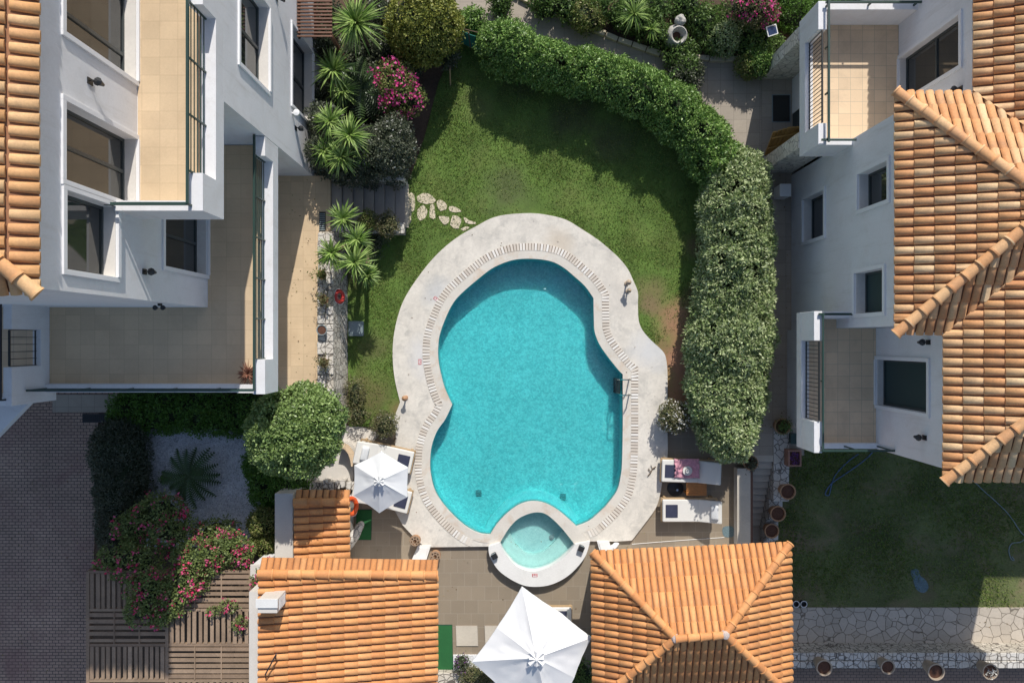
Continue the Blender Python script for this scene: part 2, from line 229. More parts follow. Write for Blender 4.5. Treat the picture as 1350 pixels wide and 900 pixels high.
# ---------------------------------------------------------------- objects
ORIG = {}
def root_of(o):
    while o.parent: o = o.parent
    return o
def thing(name, label, cat, loc=(0,0,0), group=None, rotz=0):
    o = bpy.data.objects.new(name, None); COL.objects.link(o); o.location = loc; o.rotation_euler = (0,0,rotz)
    o.empty_display_size = .2; o['label'] = label; o['category'] = cat
    if group: o['group'] = group
    return o
class MB:
    def __init__(s): s.v = []; s.f = []; s.m = []
    def add(s, vs, fs, mi=0):
        n = len(s.v); s.v += [tuple(p) for p in vs]; s.f += [tuple(i+n for i in f) for f in fs]; s.m += [mi]*len(fs); return s
    def box(s, x0, x1, y0, y1, z0, z1, mi=0):
        if x0 > x1: x0, x1 = x1, x0
        if y0 > y1: y0, y1 = y1, y0
        vs = [(x0,y0,z0),(x1,y0,z0),(x1,y1,z0),(x0,y1,z0),(x0,y0,z1),(x1,y0,z1),(x1,y1,z1),(x0,y1,z1)]
        return s.add(vs, [(3,2,1,0),(4,5,6,7),(0,1,5,4),(1,2,6,5),(2,3,7,6),(3,0,4,7)], mi)
    def beam(s, p0, p1, w, h, mi=0, up=(0,0,1)):
        p0 = Vector(p0); p1 = Vector(p1); d = (p1-p0).normalized(); u = Vector(up)
        if abs(d.dot(u)) > .95: u = Vector((0,1,0))
        sd = d.cross(u).normalized(); u = sd.cross(d).normalized()
        c = [sd*(a*w/2)+u*(b*h/2) for a, b in ((-1,-1),(1,-1),(1,1),(-1,1))]
        vs = [p0+q for q in c]+[p1+q for q in c]
        return s.add(vs, [(0,1,2,3),(7,6,5,4),(0,4,5,1),(1,5,6,2),(2,6,7,3),(3,7,4,0)], mi)
    def tube(s, pts, r, n=8, mi=0, closed=False, cap=True):
        pts = [Vector(p) for p in pts]; N = len(pts); rr = r if isinstance(r, (list, tuple)) else [r]*N
        rings = []; prev = None
        for i, p in enumerate(pts):
            a = pts[(i-1) % N] if (closed or i > 0) else p; b = pts[(i+1) % N] if (closed or i < N-1) else p
            d = (b-a).normalized()
            if prev is None: prev = d.orthogonal().normalized()
            u = (prev - d*prev.dot(d)).normalized(); prev = u; w = d.cross(u)
            rings.append([p+(u*math.cos(2*math.pi*k/n)+w*math.sin(2*math.pi*k/n))*rr[i] for k in range(n)])
        vs = [q for R in rings for q in R]; fs = []
        for i in range(N if closed else N-1):
            j = (i+1) % N
            for k in range(n): fs.append((i*n+k, i*n+(k+1) % n, j*n+(k+1) % n, j*n+k))
        if cap and not closed: fs.append(tuple(range(n))[::-1]); fs.append(tuple((N-1)*n+k for k in range(n)))
        return s.add(vs, fs, mi)
    def lathe(s, prof, c=(0,0,0), n=20, mi=0):
        vs = []; fs = []
        for r, z in prof:
            for k in range(n): a = 2*math.pi*k/n; vs.append((c[0]+r*math.cos(a), c[1]+r*math.sin(a), c[2]+z))
        for i in range(len(prof)-1):
            for k in range(n): fs.append((i*n+k, i*n+(k+1) % n, (i+1)*n+(k+1) % n, (i+1)*n+k))
        fs.append(tuple(range(n))[::-1]); fs.append(tuple((len(prof)-1)*n+k for k in range(n)))
        return s.add(vs, fs, mi)
    def prism(s, outer, z0, z1, holes=(), mi=0, bottom=False, sides=True):
        loops = [list(outer)]+[list(h) for h in holes]
        tris = tessellate_polygon([[Vector((x, y, 0)) for x, y in lp] for lp in loops])
        flat = [p for lp in loops for p in lp]; n = len(s.v)
        top = [(x, y, z1) for x, y in flat]; fs = []
        for t in tris:
            a, b, c = [flat[i] for i in t]
            ar = (b[0]-a[0])*(c[1]-a[1])-(b[1]-a[1])*(c[0]-a[0])
            if abs(ar) < 1e-10: continue
            fs.append(tuple(t) if ar > 0 else tuple(t)[::-1])
        s.add(top, fs, mi)
        if bottom: s.add([(x, y, z0) for x, y in flat], [f[::-1] for f in fs], mi)
        if sides:
            for li, lp in enumerate(loops):
                A = sum(lp[i][0]*lp[(i+1) % len(lp)][1]-lp[(i+1) % len(lp)][0]*lp[i][1] for i in range(len(lp)))
                ccw = A > 0; q = lp if (ccw == (li == 0)) else lp[::-1]; N = len(q)
                vs = [(x, y, z0) for x, y in q]+[(x, y, z1) for x, y in q]
                s.add(vs, [(i, (i+1) % N, (i+1) % N+N, i+N) for i in range(N)], mi)
        return s
    def build(s, name, mats, parent=None, smooth=False, local=False, bevel=0, kind=None):
        me = bpy.data.meshes.new(name); vs = s.v
        if parent is not None and not local:
            r = root_of(parent).location; vs = [(x-r[0], y-r[1], z-r[2]) for x, y, z in vs]
        me.from_pydata(vs, [], s.f)
        for m in (mats if isinstance(mats, (list, tuple)) else [mats]): me.materials.append(MT[m] if isinstance(m, str) else m)
        if len(me.materials) > 1: me.polygons.foreach_set('material_index', s.m)
        me.validate(); me.update()
        if smooth:
            me.polygons.foreach_set('use_smooth', [True]*len(me.polygons))
            me.set_sharp_from_angle(angle=math.radians(40))
        o = bpy.data.objects.new(name, me); COL.objects.link(o)
        if parent: o.parent = parent
        if bevel:
            md = o.modifiers.new('Bevel', 'BEVEL'); md.width = bevel; md.segments = 2; md.limit_method = 'ANGLE'; md.angle_limit = math.radians(50)
        if kind: o['kind'] = kind
        return o
def tagm(o, label, cat, group=None, kind=None):
    if kind: o['kind'] = kind
    if label: o['label'] = label; o['category'] = cat
    if group: o['group'] = group
    return o
def dup(root, loc, rotz, label, group=None, scale=None):
    r = root.copy(); COL.objects.link(r); r.location = loc; r.rotation_euler = (0,0,rotz); r['label'] = label
    if group: r['group'] = group
    if scale: r.scale = (scale,)*3
    for ch in list(root.children):
        c = ch.copy(); COL.objects.link(c); c.parent = r
        for g in ch.children:
            d = g.copy(); COL.objects.link(d); d.parent = c
    return r
# curves
def catmull(pts, n=6, closed=False):
    out = []; N = len(pts); rng = range(N) if closed else range(N-1)
    for i in rng:
        p0 = pts[(i-1) % N] if (closed or i > 0) else pts[0]; p1 = pts[i]; p2 = pts[(i+1) % N]; p3 = pts[(i+2) % N] if (closed or i < N-2) else pts[-1]
        for k in range(n):
            t = k/n
            out.append(tuple(.5*((2*p1[j])+(-p0[j]+p2[j])*t+(2*p0[j]-5*p1[j]+4*p2[j]-p3[j])*t*t+(-p0[j]+3*p1[j]-3*p2[j]+p3[j])*t**3) for j in range(2)))
    if not closed: out.append(tuple(pts[-1]))
    return out
def segs(parts, n=5):
    out = []
    for p in parts:
        c = catmull(p, n); out += c if not out else c[1:]
    return out
def offset(pl, d, closed=False):
    out = []; N = len(pl)
    for i in range(N):
        a = Vector(pl[(i-1) % N] if (closed or i > 0) else pl[i]); b = Vector(pl[i]); c = Vector(pl[(i+1) % N] if (closed or i < N-1) else pl[i])
        d1 = (b-a); d2 = (c-b)
        if d1.length < 1e-9: d1 = d2
        if d2.length < 1e-9: d2 = d1
        d1.normalize(); d2.normalize(); n1 = Vector((-d1.y, d1.x)); n2 = Vector((-d2.y, d2.x)); m = (n1+n2)
        if m.length < 1e-6: m = n1
        m.normalize(); k = max(.45, m.dot(n1)); q = b+m*(d/k); out.append((q.x, q.y))
    return out
def inpoly(pts, poly):
    x = pts[:,0]; y = pts[:,1]; ins = np.zeros(len(pts), bool); N = len(poly)
    for i in range(N):
        x1, y1 = poly[i]; x2, y2 = poly[(i+1) % N]
        c = ((y1 > y) != (y2 > y)); xi = (x2-x1)*(y-y1)/((y2-y1) if abs(y2-y1) > 1e-12 else 1e-12)+x1; ins ^= (c & (x < xi))
    return ins
def npmesh(name, V, F, mats, parent=None, mi=None, local=False, kind=None):
    me = bpy.data.meshes.new(name); V = np.asarray(V, np.float32).copy()
    if parent is not None and not local: V -= np.array(root_of(parent).location, np.float32)
    k = F.shape[1]; me.vertices.add(len(V)); me.vertices.foreach_set('co', V.ravel()); me.loops.add(F.size)
    me.loops.foreach_set('vertex_index', F.astype(np.int32).ravel()); me.polygons.add(len(F))
    me.polygons.foreach_set('loop_start', np.arange(0, F.size, k, dtype=np.int32)); me.polygons.foreach_set('loop_total', np.full(len(F), k, np.int32))
    for m in (mats if isinstance(mats, (list, tuple)) else [mats]): me.materials.append(MT[m])
    if mi is not None: me.polygons.foreach_set('material_index', np.asarray(mi, np.int32))
    me.update(calc_edges=True); me.validate()
    o = bpy.data.objects.new(name, me); COL.objects.link(o)
    if parent: o.parent = parent
    if kind: o['kind'] = kind
    return o
# ---------------------------------------------------------------- foliage
def unit(a): return a/np.maximum(np.linalg.norm(a, axis=1, keepdims=True), 1e-9)
def leafquads(p, nrm, L, W, out=.5, wild=.6):
    n = len(p); rnd = RNG.normal(size=(n,3)); d = unit(nrm*out+unit(rnd)*1.0); nn = unit(nrm+RNG.normal(size=(n,3))*wild)
    s = unit(np.cross(d, nn)); l = L*RNG.uniform(.55, 1.45, (n,1)); w = W*RNG.uniform(.7, 1.25, (n,1))
    V = np.stack([p, p+d*l*.5+s*w*.5, p+d*l, p+d*l*.5-s*w*.5], 1).reshape(-1,3); F = np.arange(4*n).reshape(n,4); return V, F
def crown_pts(shapes, lump, dens, nl=None, zmin=0.03, lift=1.0):
    S = np.array([(*c, *r) for c, r in shapes], float); C = S[:,:3]; R = S[:,3:]
    lc = []; lr = []
    for c, r in zip(C, R):
        area = 4*math.pi*((r[0]*r[1])**1.6+(r[0]*r[2])**1.6+(r[1]*r[2])**1.6)**(1/1.6)/3**(1/1.6)
        k = max(6, int(area/(lump*lump)*.75)); q = unit(RNG.normal(size=(k,3))); q[:,2] = np.where(q[:,2] < -.35, -q[:,2], q[:,2])
        pos = c+q*(r-lump*.55)*RNG.uniform(.84, 1.12, (k,1)); ok = np.ones(k, bool)
        for c2, r2 in zip(C, R):
            if c2 is c: continue
            e = (((pos-c2)/(r2*.8))**2).sum(1); ok &= (e > 1) | (np.allclose(c2, c))
        lc.append(pos[ok]); lr.append(np.full(ok.sum(), lump)*RNG.uniform(.5, 1.45, ok.sum()))
    lc = np.concatenate(lc); lr = np.concatenate(lr); P_ = []; N_ = []
    for i in range(len(lc)):
        k = int(dens*4*math.pi*lr[i]**2*.55)+3; q = unit(RNG.normal(size=(k,3))+np.array([0,0,.35])); pt = lc[i]+q*lr[i]*RNG.uniform(.75, 1.12, (k,1))
        near = np.where(np.linalg.norm(lc-lc[i], axis=1) < 2*lump*1.4)[0]; ok = pt[:,2] > zmin
        for j in near:
            if j != i: ok &= ((pt-lc[j])**2).sum(1) > (lr[j]*.72)**2
        P_.append(pt[ok]); N_.append(q[ok])
    P_ = np.concatenate(P_); N_ = np.concatenate(N_)
    hole = np.array([noise.noise(Vector(p*2.6)) for p in P_]); keep = RNG.random(len(P_)) > np.clip((-hole-.12)*2.6, 0, .85)
    P_ = P_[keep]; N_ = N_[keep]; tw = RNG.random(len(P_)) < .05; P_[tw] += N_[tw]*RNG.uniform(.02, .11, (tw.sum(),1)); return P_, N_
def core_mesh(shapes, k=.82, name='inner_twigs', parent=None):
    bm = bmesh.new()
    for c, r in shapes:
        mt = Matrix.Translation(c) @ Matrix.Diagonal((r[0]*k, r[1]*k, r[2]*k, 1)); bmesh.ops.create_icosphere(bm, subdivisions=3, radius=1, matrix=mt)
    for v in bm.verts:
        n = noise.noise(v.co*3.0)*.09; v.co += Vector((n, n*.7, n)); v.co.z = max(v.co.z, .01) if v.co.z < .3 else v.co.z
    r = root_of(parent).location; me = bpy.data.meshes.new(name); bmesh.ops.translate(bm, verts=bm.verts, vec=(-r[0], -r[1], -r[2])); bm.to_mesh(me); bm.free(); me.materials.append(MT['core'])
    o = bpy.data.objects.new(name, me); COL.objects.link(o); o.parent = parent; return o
def plant(name, label, cat, shapes, leaf='l_green', lump=.22, dens=500, L=.09, W=.045, flowers=None, stem=None, group=None, zmin=.03, wild=.6, kind=None, corek=.82, flump=None, shoots=0):
    c = shapes[0][0]; t = thing(name, label, cat, (c[0], c[1], stem[0] if stem else max(0, c[2]-shapes[0][1][2])), group)
    if kind: t['kind'] = kind
    p, n = crown_pts(shapes, lump, dens, zmin=zmin)
    if shoots:
        top = np.where(n[:,2] > .6)[0]; top = top[p[top,2] > np.percentile(p[top,2], 45)]; ix = RNG.choice(top, shoots); ad = []
        for i in ix:
            h = RNG.uniform(.12, .42); k = int(h*70); tt = RNG.random(k); dr = np.array([RNG.normal()*.12, RNG.normal()*.12, h]); ad.append(p[i]+dr*tt[:,None]+RNG.normal(size=(k,3))*.02)
        ad = np.concatenate(ad); p = np.concatenate([p, ad]); n = np.concatenate([n, unit(RNG.normal(size=(len(ad),3))+[0,0,.5])])
    V, F = leafquads(p, n, L, W, wild=wild); npmesh('foliage', V, F, leaf, t)
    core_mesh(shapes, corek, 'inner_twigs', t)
    if flowers:
        fm, cnt, fl, spread, sel = flowers
        ok = n[:,2] > -.1
        if sel: ok &= sel(p)
        cand = p[ok]; cn = n[ok]; idx = RNG.choice(len(cand), min(cnt, len(cand)), replace=False); VV = []; FF = []; k = 0
        for i in idx:
            m = RNG.integers(5, 11) if spread > .02 else 2; q = cand[i]+cn[i]*.04+RNG.normal(size=(m,3))*spread; v, f = leafquads(q, np.repeat(cn[i:i+1], m, 0), fl, fl*.85, out=.2, wild=.5)
            VV.append(v); FF.append(f+k); k += len(v)
        npmesh('blossoms', np.concatenate(VV), np.concatenate(FF), fm, t)
    if stem:
        z0, z1, r = stem; mb = MB(); mb.tube([(c[0], c[1], z0), (c[0]+.02, c[1]-.01, (z0+z1)/2), (c[0], c[1], z1)], [r*1.3, r, r*.75], 8); mb.build('trunk', 'bark', t, smooth=True)
    return t
def rosette(c, R, n, W, droop=.35, up=.5, seg=3, tmin=-.1, tmax=1.25):
    V = []; F = []
    for i in range(n):
        az = random.uniform(0, 2*math.pi); el = tmin+(tmax-tmin)*(random.random()**1.0); l = R*random.uniform(.8, 1.1)*(1-.25*max(0, el-.6))
        d = Vector((math.cos(az)*math.cos(el), math.sin(az)*math.cos(el), math.sin(el))); sd = Vector((-math.sin(az), math.cos(az), 0)); k = len(V); ww = W*random.uniform(.8, 1.2)
        for j in range(seg+1):
            t = j/seg; p = Vector(c)+d*l*t+Vector((0,0,-droop*l*t*t)); w = ww*(1-t**1.6)*(.7+.6*min(1, t*4)) if j < seg else .002
            tw = Vector((0,0,.3*w)); V += [p-sd*w/2+tw, p-sd*0+Vector((0,0,-.0)), p+sd*w/2+tw]
        for j in range(seg):
            a = k+j*3; F += [(a, a+1, a+4, a+3), (a+1, a+2, a+5, a+4)]
    return V, F
def yucca(label, heads, group=None, name='yucca', leaf='l_yucca', z0=0.0, n=80, W=.055):
    hx, hy, R, hz = heads[0]; x, y, _ = P(hx, hy, hz); t = thing(name, label, 'yucca', (x, y, z0), group)
    for (px, py, R, hz) in heads:
        c = P(px, py, hz); V, F = rosette(c, R, n, W); mb = MB(); mb.add(V, F); mb.build('leaf_rosette', leaf, t)
        tb = MB(); tb.tube([(x+(c[0]-x)*.3, y+(c[1]-y)*.3, z0), (x+(c[0]-x)*.8, y+(c[1]-y)*.8, z0+(hz-z0)*.6), (c[0], c[1], hz+.02)], [.09, .07, .06], 8); tb.build('trunk', 'bark', t, smooth=True)
    return t
# ---------------------------------------------------------------- roof tiles
def tile_geo(o, u, v, n, wl=.172, wu=.15, h=.062, ln=.43, lift=.028, K=6):
    """barrel tile; o = lower end centre, u across, v up slope, n normal"""
    V = []
    for (s, w, hh, lf) in ((0, wl, h, lift), (ln, wu, h*.9, .0)):
        for k in range(K+1):
            a = math.pi*k/K; V.append(o+v*s+u*(math.cos(a)*w/2)+n*(math.sin(a)*hh+lf))
    F = [(k, k+1, K+2+k, K+1+k) for k in range(K)]; V.append(o+n*(lift*.2)); F += [(k+1, k, 2*(K+1)) for k in range(K)]
    return V, [tuple(reversed(f)) for f in F]
def roof_slope(E0, E1, R, poly, name, mat, parent, pitch=.2, course=.385, over=.04):
    E0 = Vector(E0); E1 = Vector(E1); R = Vector(R); u = (E1-E0); W = u.length; u.normalize(); up = (R-E0)-u*(R-E0).dot(u); Ls = up.length; v = up.normalized(); n = u.cross(v)
    if n.z < 0: n = -n
    vh = Vector((v.x, v.y, 0)); 
    def zat(x, y): return E0.z-((x-E0.x)*n.x+(y-E0.y)*n.y)/n.z
    us = [(Vector((x, y, zat(x, y)))-E0).dot(u) for x, y in poly]; vs_ = [(Vector((x, y, zat(x, y)))-E0).dot(v) for x, y in poly]
    u0, u1, v1 = min(us), max(us), max(vs_); mb = MB(); cx = sum(p[0] for p in poly)/len(poly); cy = sum(p[1] for p in poly)/len(poly)
    grow = [(cx+(x-cx)*1.0, cy+(y-cy)*1.0) for x, y in poly]
    nu = int((u1-u0)/pitch+.5); pitch_ = (u1-u0)/max(nu, 1)
    for i in range(nu):
        for j in range(int(v1/course)+1):
            o = E0+u*(u0+(i+.5)*pitch_+random.uniform(-.004, .004))+v*(j*course-over+random.uniform(-.008, .008))+n*random.uniform(0, .006)
            Vt, Ft = tile_geo(o, u, v, n, wl=pitch_*.86, wu=pitch_*.74); 
            a = Vt[0]+v*0; test = [o, o+v*course, o+v*course*.5-u*pitch_*.5, o+v*course*.5+u*pitch_*.5, o+u*pitch_*.5, o-u*pitch_*.5,o+v*course+u*pitch_*.5, o+v*course-u*pitch_*.5]
            if j == 0 or inpoly(np.array([(q.x, q.y) for q in test]), grow).any(): mb.add(Vt, Ft)
    bm = bmesh.new(); bv = [bm.verts.new(p) for p in mb.v]
    for f in mb.f: bm.faces.new([bv[i] for i in f])
    N = len(poly); A = sum(poly[i][0]*poly[(i+1) % N][1]-poly[(i+1) % N][0]*poly[i][1] for i in range(N)); q = poly if A > 0 else poly[::-1]
    for i in range(N):
        a = Vector((*q[i], 0)); b = Vector((*q[(i+1) % N], 0)); d = (b-a).normalized(); no = Vector((d.y, -d.x, 0))
        if abs(d.dot(u.normalized())) > .995 and abs(zat(a.x, a.y)-E0.z) < .02: continue
        bmesh.ops.bisect_plane(bm, geom=bm.verts[:]+bm.edges[:]+bm.faces[:], plane_co=a+no*.015, plane_no=no, clear_outer=True)
    rl = root_of(parent).location; bmesh.ops.translate(bm, verts=bm.verts, vec=(-rl[0], -rl[1], -rl[2]))
    me = bpy.data.meshes.new(name); bm.to_mesh(me); bm.free(); me.materials.append(MT[mat]); me.polygons.foreach_set('use_smooth', [len(p.vertices) == 4 for p in me.polygons])
    o = bpy.data.objects.new(name, me); COL.objects.link(o); o.parent = parent
    b = MB(); q3 = [(x, y, zat(x, y)-.005) for x, y in q]; q4 = [(x, y, z-.03) for x, y, z in q3]; b.add(q3+q4, [tuple(range(N)), tuple(range(2*N-1, N-1, -1))]+[(i, i+N, (i+1) % N+N, (i+1) % N) for i in range(N)])
    b.build('roof_deck', 'tilebase', o); return o
def ridge(pts, name, mat, parent, r=.115, course=.37):
    mb = MB()
    for a, b in zip(pts[:-1], pts[1:]):
        a = Vector(a); b = Vector(b); d = (b-a).normalized(); L = (b-a).length; n = max(1, int(L/course+.5)); c = L/n
        u = d.cross(Vector((0,0,1))).normalized(); nn = u.cross(d).normalized(); nn = nn if nn.z > 0 else -nn
        for i in range(n):
            o = a+d*(i*c-.02)
            V = []; K = 8
            for (s, rr, lf) in ((0, r*1.12, .02), (.035, r*1.12, .02), (.04, r, .012), (c+.04, r*.86, .0)):
                for k in range(K+1):
                    t = math.pi*k/K; V.append(o+d*s+u*(math.cos(t)*rr)+nn*(math.sin(t)*rr*.85+lf-.0))
            F = []
            for j in range(3): F += [(j*(K+1)+k, j*(K+1)+k+1, (j+1)*(K+1)+k+1, (j+1)*(K+1)+k) for k in range(K)]
            V.append(o); F += [(k+1, k, 4*(K+1)) for k in range(K)]; mb.add(V, F)
    return mb.build(name, mat, parent, smooth=True)
# ---------------------------------------------------------------- walls / windows / rails (walls parallel to Y; sgn=+1 faces +X)
def wall_holes(mb, X, t, sgn, Y0, Y1, z0, z1, holes, mi=0):
    zs = sorted({z0, z1, *[max(z0, min(z1, h[2])) for h in holes], *[max(z0, min(z1, h[3])) for h in holes]})
    for a, b in zip(zs[:-1], zs[1:]):
        if b-a < 1e-5: continue
        cut = sorted([(h[0], h[1]) for h in holes if h[2] < b-1e-5 and h[3] > a+1e-5]); y = Y0
        for c, d in cut:
            if c > y+1e-5: mb.box(X-sgn*t, X, y, c, a, b, mi)
            y = max(y, d)
        if y < Y1-1e-5: mb.box(X-sgn*t, X, y, Y1, a, b, mi)
def window(house, X, sgn, Y0, Y1, z0, z1, rec=.27, mull=1, my=None, trans=None, frame=.1, shut=False, sill=True, name='window', fr_mat='trim'):
    """Y0..z1 = opening"""
    f = MB(); p = .045; w = frame; a, b = X, X+sgn*p
    f.box(a, b, Y0-w, Y0, z0-w, z1+w); f.box(a, b, Y1, Y1+w, z0-w, z1+w); f.box(a, b, Y0, Y1, z1, z1+w)
    f.box(a, X+sgn*(p+.02), Y0, Y1, z0-w, z0+.002)
    fo = f.build(name, fr_mat, house, bevel=.006)
    if sill:
        s = MB(); s.box(X-sgn*rec, X+sgn*.005, Y0+.002, Y1-.002, z0+.002, z0+.02); s.build('sill', 'marble_sill', fo)
    sX = X-sgn*rec; s = MB(); k = .055; e = .04; zb = z0+.02
    s.box(sX, sX+sgn*e, Y0, Y0+k, zb, z1); s.box(sX, sX+sgn*e, Y1-k, Y1, zb, z1); s.box(sX, sX+sgn*e, Y0+k, Y1-k, zb, zb+k); s.box(sX, sX+sgn*e, Y0+k, Y1-k, z1-k, z1)
    for i in range(mull): 
        ym = my if my else Y0+(Y1-Y0)*(i+1)/(mull+1); s.box(sX+sgn*.001, sX+sgn*(e+.008), ym-.035, ym+.035, zb+k, z1-k)
    if trans: s.box(sX+sgn*.001, sX+sgn*(e+.005), Y0+k, Y1-k, trans-.03, trans+.03)
    s.build('sash', 'sash', fo)
    g = MB(); g.box(sX-sgn*.01, sX+sgn*.012, Y0+.01, Y1-.01, zb+.01, z1-.01); g.build('pane', 'shutter_dark' if shut else 'glass', fo)
    return fo
def rail_h(parent, X, Ya, Yb, z0, z1, n, mat='green_metal', axis='y', posts=1.0, name='railing', w=.05):
    mb = MB(); f = (lambda t, z: (X, t, z)) if axis == 'y' else (lambda t, z: (t, X, z))
    mb.beam(f(Ya, z1), f(Yb, z1), w, .05)
    for i in range(n): z = z0+(z1-z0)*(i+.5)/(n+.5); mb.beam(f(Ya, z), f(Yb, z), .018, .018)
    k = max(1, int(abs(Yb-Ya)/posts+.5))
    for i in range(k+1): t = Ya+(Yb-Ya)*i/k; mb.beam(f(t, z0-.02), f(t, z1+.01), .035, .035, up=(0,1,0))
    return mb.build(name, mat, parent)
def rail_v(parent, X, Ya, Yb, z0, z1, gap=.11, mat='black_metal', axis='y', name='railing'):
    mb = MB(); f = (lambda t, z: (X, t, z)) if axis == 'y' else (lambda t, z: (t, X, z))
    mb.beam(f(Ya, z1), f(Yb, z1), .045, .03); mb.beam(f(Ya, z0+.04), f(Yb, z0+.04), .03, .02); k = max(1, int(abs(Yb-Ya)/gap+.5))
    for i in range(k+1): t = Ya+(Yb-Ya)*i/k; mb.beam(f(t, z0), f(t, z1), .016, .016, up=(0,1,0))
    return mb.build(name, mat, parent)
SKY = .135; SUN = 4.4; EXPO = 0.02
# ================================================================ POOL OUTLINE
wl = [  # water edge, clockwise in the photograph from the left meeting point with the spa
 [(646,704),(633,702.5),(617,695),(600,681),(583,662),(573,645),(568,625),(567,608),(569,588),(576,568),(587,552),(596,533)],
 [(596,533),(587,513),(581.7,495),(578,475),(577.5,458),(580,440),(588,418),(597,400),(608,387),(630,368),(650,353),(675,343),(700,341),(725,344),(742,352),(758,365),(772,378),(782.5,393)],
 [(782.5,393),(782.5,400),(783,422),(784,437),(790,453),(800,468),(815,487),(821,493)],
 [(821,493),(821,530),(821,563),(820,610),(818,628),(813,647),(800,665),(792,673),(777,686),(760,693)]]
POOL = [P2(x, y) for x, y in segs(wl, 4)]
rim_up = [(644,720),(646,704),(655,690),(667,677),(683,665),(700,660),(717,662),(733,670),(747,681),(760,693),(778,713)]
rim_up_c = catmull([(646,704),(655,690),(667,677),(683,665),(700,660),(717,662),(733,670),(747,681),(760,693)], 4)
rim_dn = catmull([(644,720),(644.5,728),(648,738),(658,752),(673,763),(690,771),(707,773),(727,770),(747,760),(763,745),(773,730),(778,713)], 4)
spa_up = catmull([(659,715),(670,697),(683,683),(700,675.5),(715,675),(727,682),(742,697),(758,717.5)], 4)
spa_dn = catmull([(758,717.5),(750,728),(733,742),(717,750),(700,753),(683,747.5),(672,737),(663,725),(659,715)], 4)
W = lambda L, z=0: [P2(x, y, z) for x, y in L]
OFF = lambda d: offset(POOL, d)      # pool path runs clockwise -> left normal points outward
if math.hypot(OFF(.3)[60][0], OFF(.3)[60][1]) < math.hypot(*POOL[60]): OFF = lambda d: offset(POOL, -d)
_OFF0 = OFF; _OC = {}
def _segd(p, pl):
    best = 1e9
    for (x1, y1), (x2, y2) in zip(pl[:-1], pl[1:]):
        dx, dy = x2-x1, y2-y1; L2 = dx*dx+dy*dy
        if L2 < 1e-12: continue
        t = max(0, min(1, ((p[0]-x1)*dx+(p[1]-y1)*dy)/L2)); best = min(best, math.hypot(p[0]-x1-dx*t, p[1]-y1-dy*t))
    return best
def OFF(d):
    if d in _OC: return _OC[d]
    o = _OFF0(d); ok = [d < .05 or _segd(p, POOL) > abs(d)*.985 for p in o]; r = list(o); i = 0
    while i < len(o):
        if ok[i]: i += 1; continue
        j = i
        while j < len(o) and not ok[j]: j += 1
        a = o[max(0, i-1)]; b = o[min(len(o)-1, j)]; m = ((a[0]+b[0])/2, (a[1]+b[1])/2)
        for k in range(i, j): r[k] = m
        i = j
    _OC[d] = r; return r
deck_px = catmull([(644,720),(620,721),(565,721)], 1)
deck_l = [(560,721),(548,710),(531,692),(520,672),(516,650),(518,610),(522,578),(520,549),(527.5,530)]
deck_a = catmull([(527.5,530),(521,503),(518,478),(518,453),(521.7,428),(529,403),(538,385),(550,367),(567,345),(587,325),(607,310),(630,297),(647,288),(667,283),(700,281),(725,284),(747,290),(767,302),(787,315),(803,328),(817,341),(828,355),(835,370),(841,385),(841,400),(842,422),(847,435),(858,448),(873,462),(878,472),(880,492),(880,527),(880,570),(880,602),(874,630),(869,657),(863,672),(850,690),(833,712)], 3)
DECK_OUT = W([(644,720)]+deck_l+deck_a+[(810,713.5),(778,713)], .04)
deck = MB(); deck.prism(DECK_OUT+W([(760,693)])+POOL[::-1][1:], -.2, .04)
deck.build('pool_deck', 'deck', kind='structure')
def band(path, d0, d1, z0, z1, name, mat, kind='structure', parent=None, a=0, b=None):
    o0 = OFF(d0)[a:b]; o1 = OFF(d1)[a:b]; mb = MB(); N = len(o0); vs = [(x, y, z1) for x, y in o0]+[(x, y, z1) for x, y in o1]+[(x, y, z0) for x, y in o0]+[(x, y, z0) for x, y in o1]
    fs = []
    dv = lambda L, i: Vector(L[i+1])-Vector(L[i])
    pb = POOL[a:b]
    for i in range(N-1):
        if dv(o0, i).dot(dv(pb, i)) < 0 or dv(o1, i).dot(dv(pb, i)) < 0: continue
        fs += [(i, i+1, N+i+1, N+i), (2*N+i, 2*N+i+1, i+1, i), (N+i, N+i+1, 3*N+i+1, 3*N+i)]
    mb.add(vs, fs); o = mb.build(name, mat, parent); 
    if kind: o['kind'] = kind
    return o
band(POOL, -.006, .262, -.02, .052, 'pool_coping', 'coping')
# ---- drain grating around the pool
gr = thing('drain_grate', 'long ring of narrow white slats set into the paving around the whole pool', 'drain grate', (0,0,0))
lo = OFF(.262); hi = OFF(.49); mb = MB()
band(POOL, .262, .49, .03, .044, 'channel', 'dark_void', None, gr, 9, -5)
cum = [0]
for i in range(1, len(lo)): cum.append(cum[-1]+math.dist(OFF(.37)[i], OFF(.37)[i-1]))
s = .62; mid = OFF(.37)
while s < cum[-1]-.30:
    i = max(k for k in range(len(cum)) if cum[k] <= s); t = (s-cum[i])/max(1e-6, cum[i+1]-cum[i]); a = Vector(lo[i]).lerp(Vector(lo[i+1]), t); b = Vector(hi[i]).lerp(Vector(hi[i+1]), t)
    if .17 < (b-a).length < .30 and (Vector(lo[i+1])-Vector(lo[i])).dot(Vector(hi[i+1])-Vector(hi[i])) > 0: mb.beam((a.x, a.y, .052), (b.x, b.y, .052), .072, .018)
    s += .098+random.uniform(-.004, .004); continue
    s += .098+random.uniform(-.004, .004)
mb.build('slats', 'grate', gr)
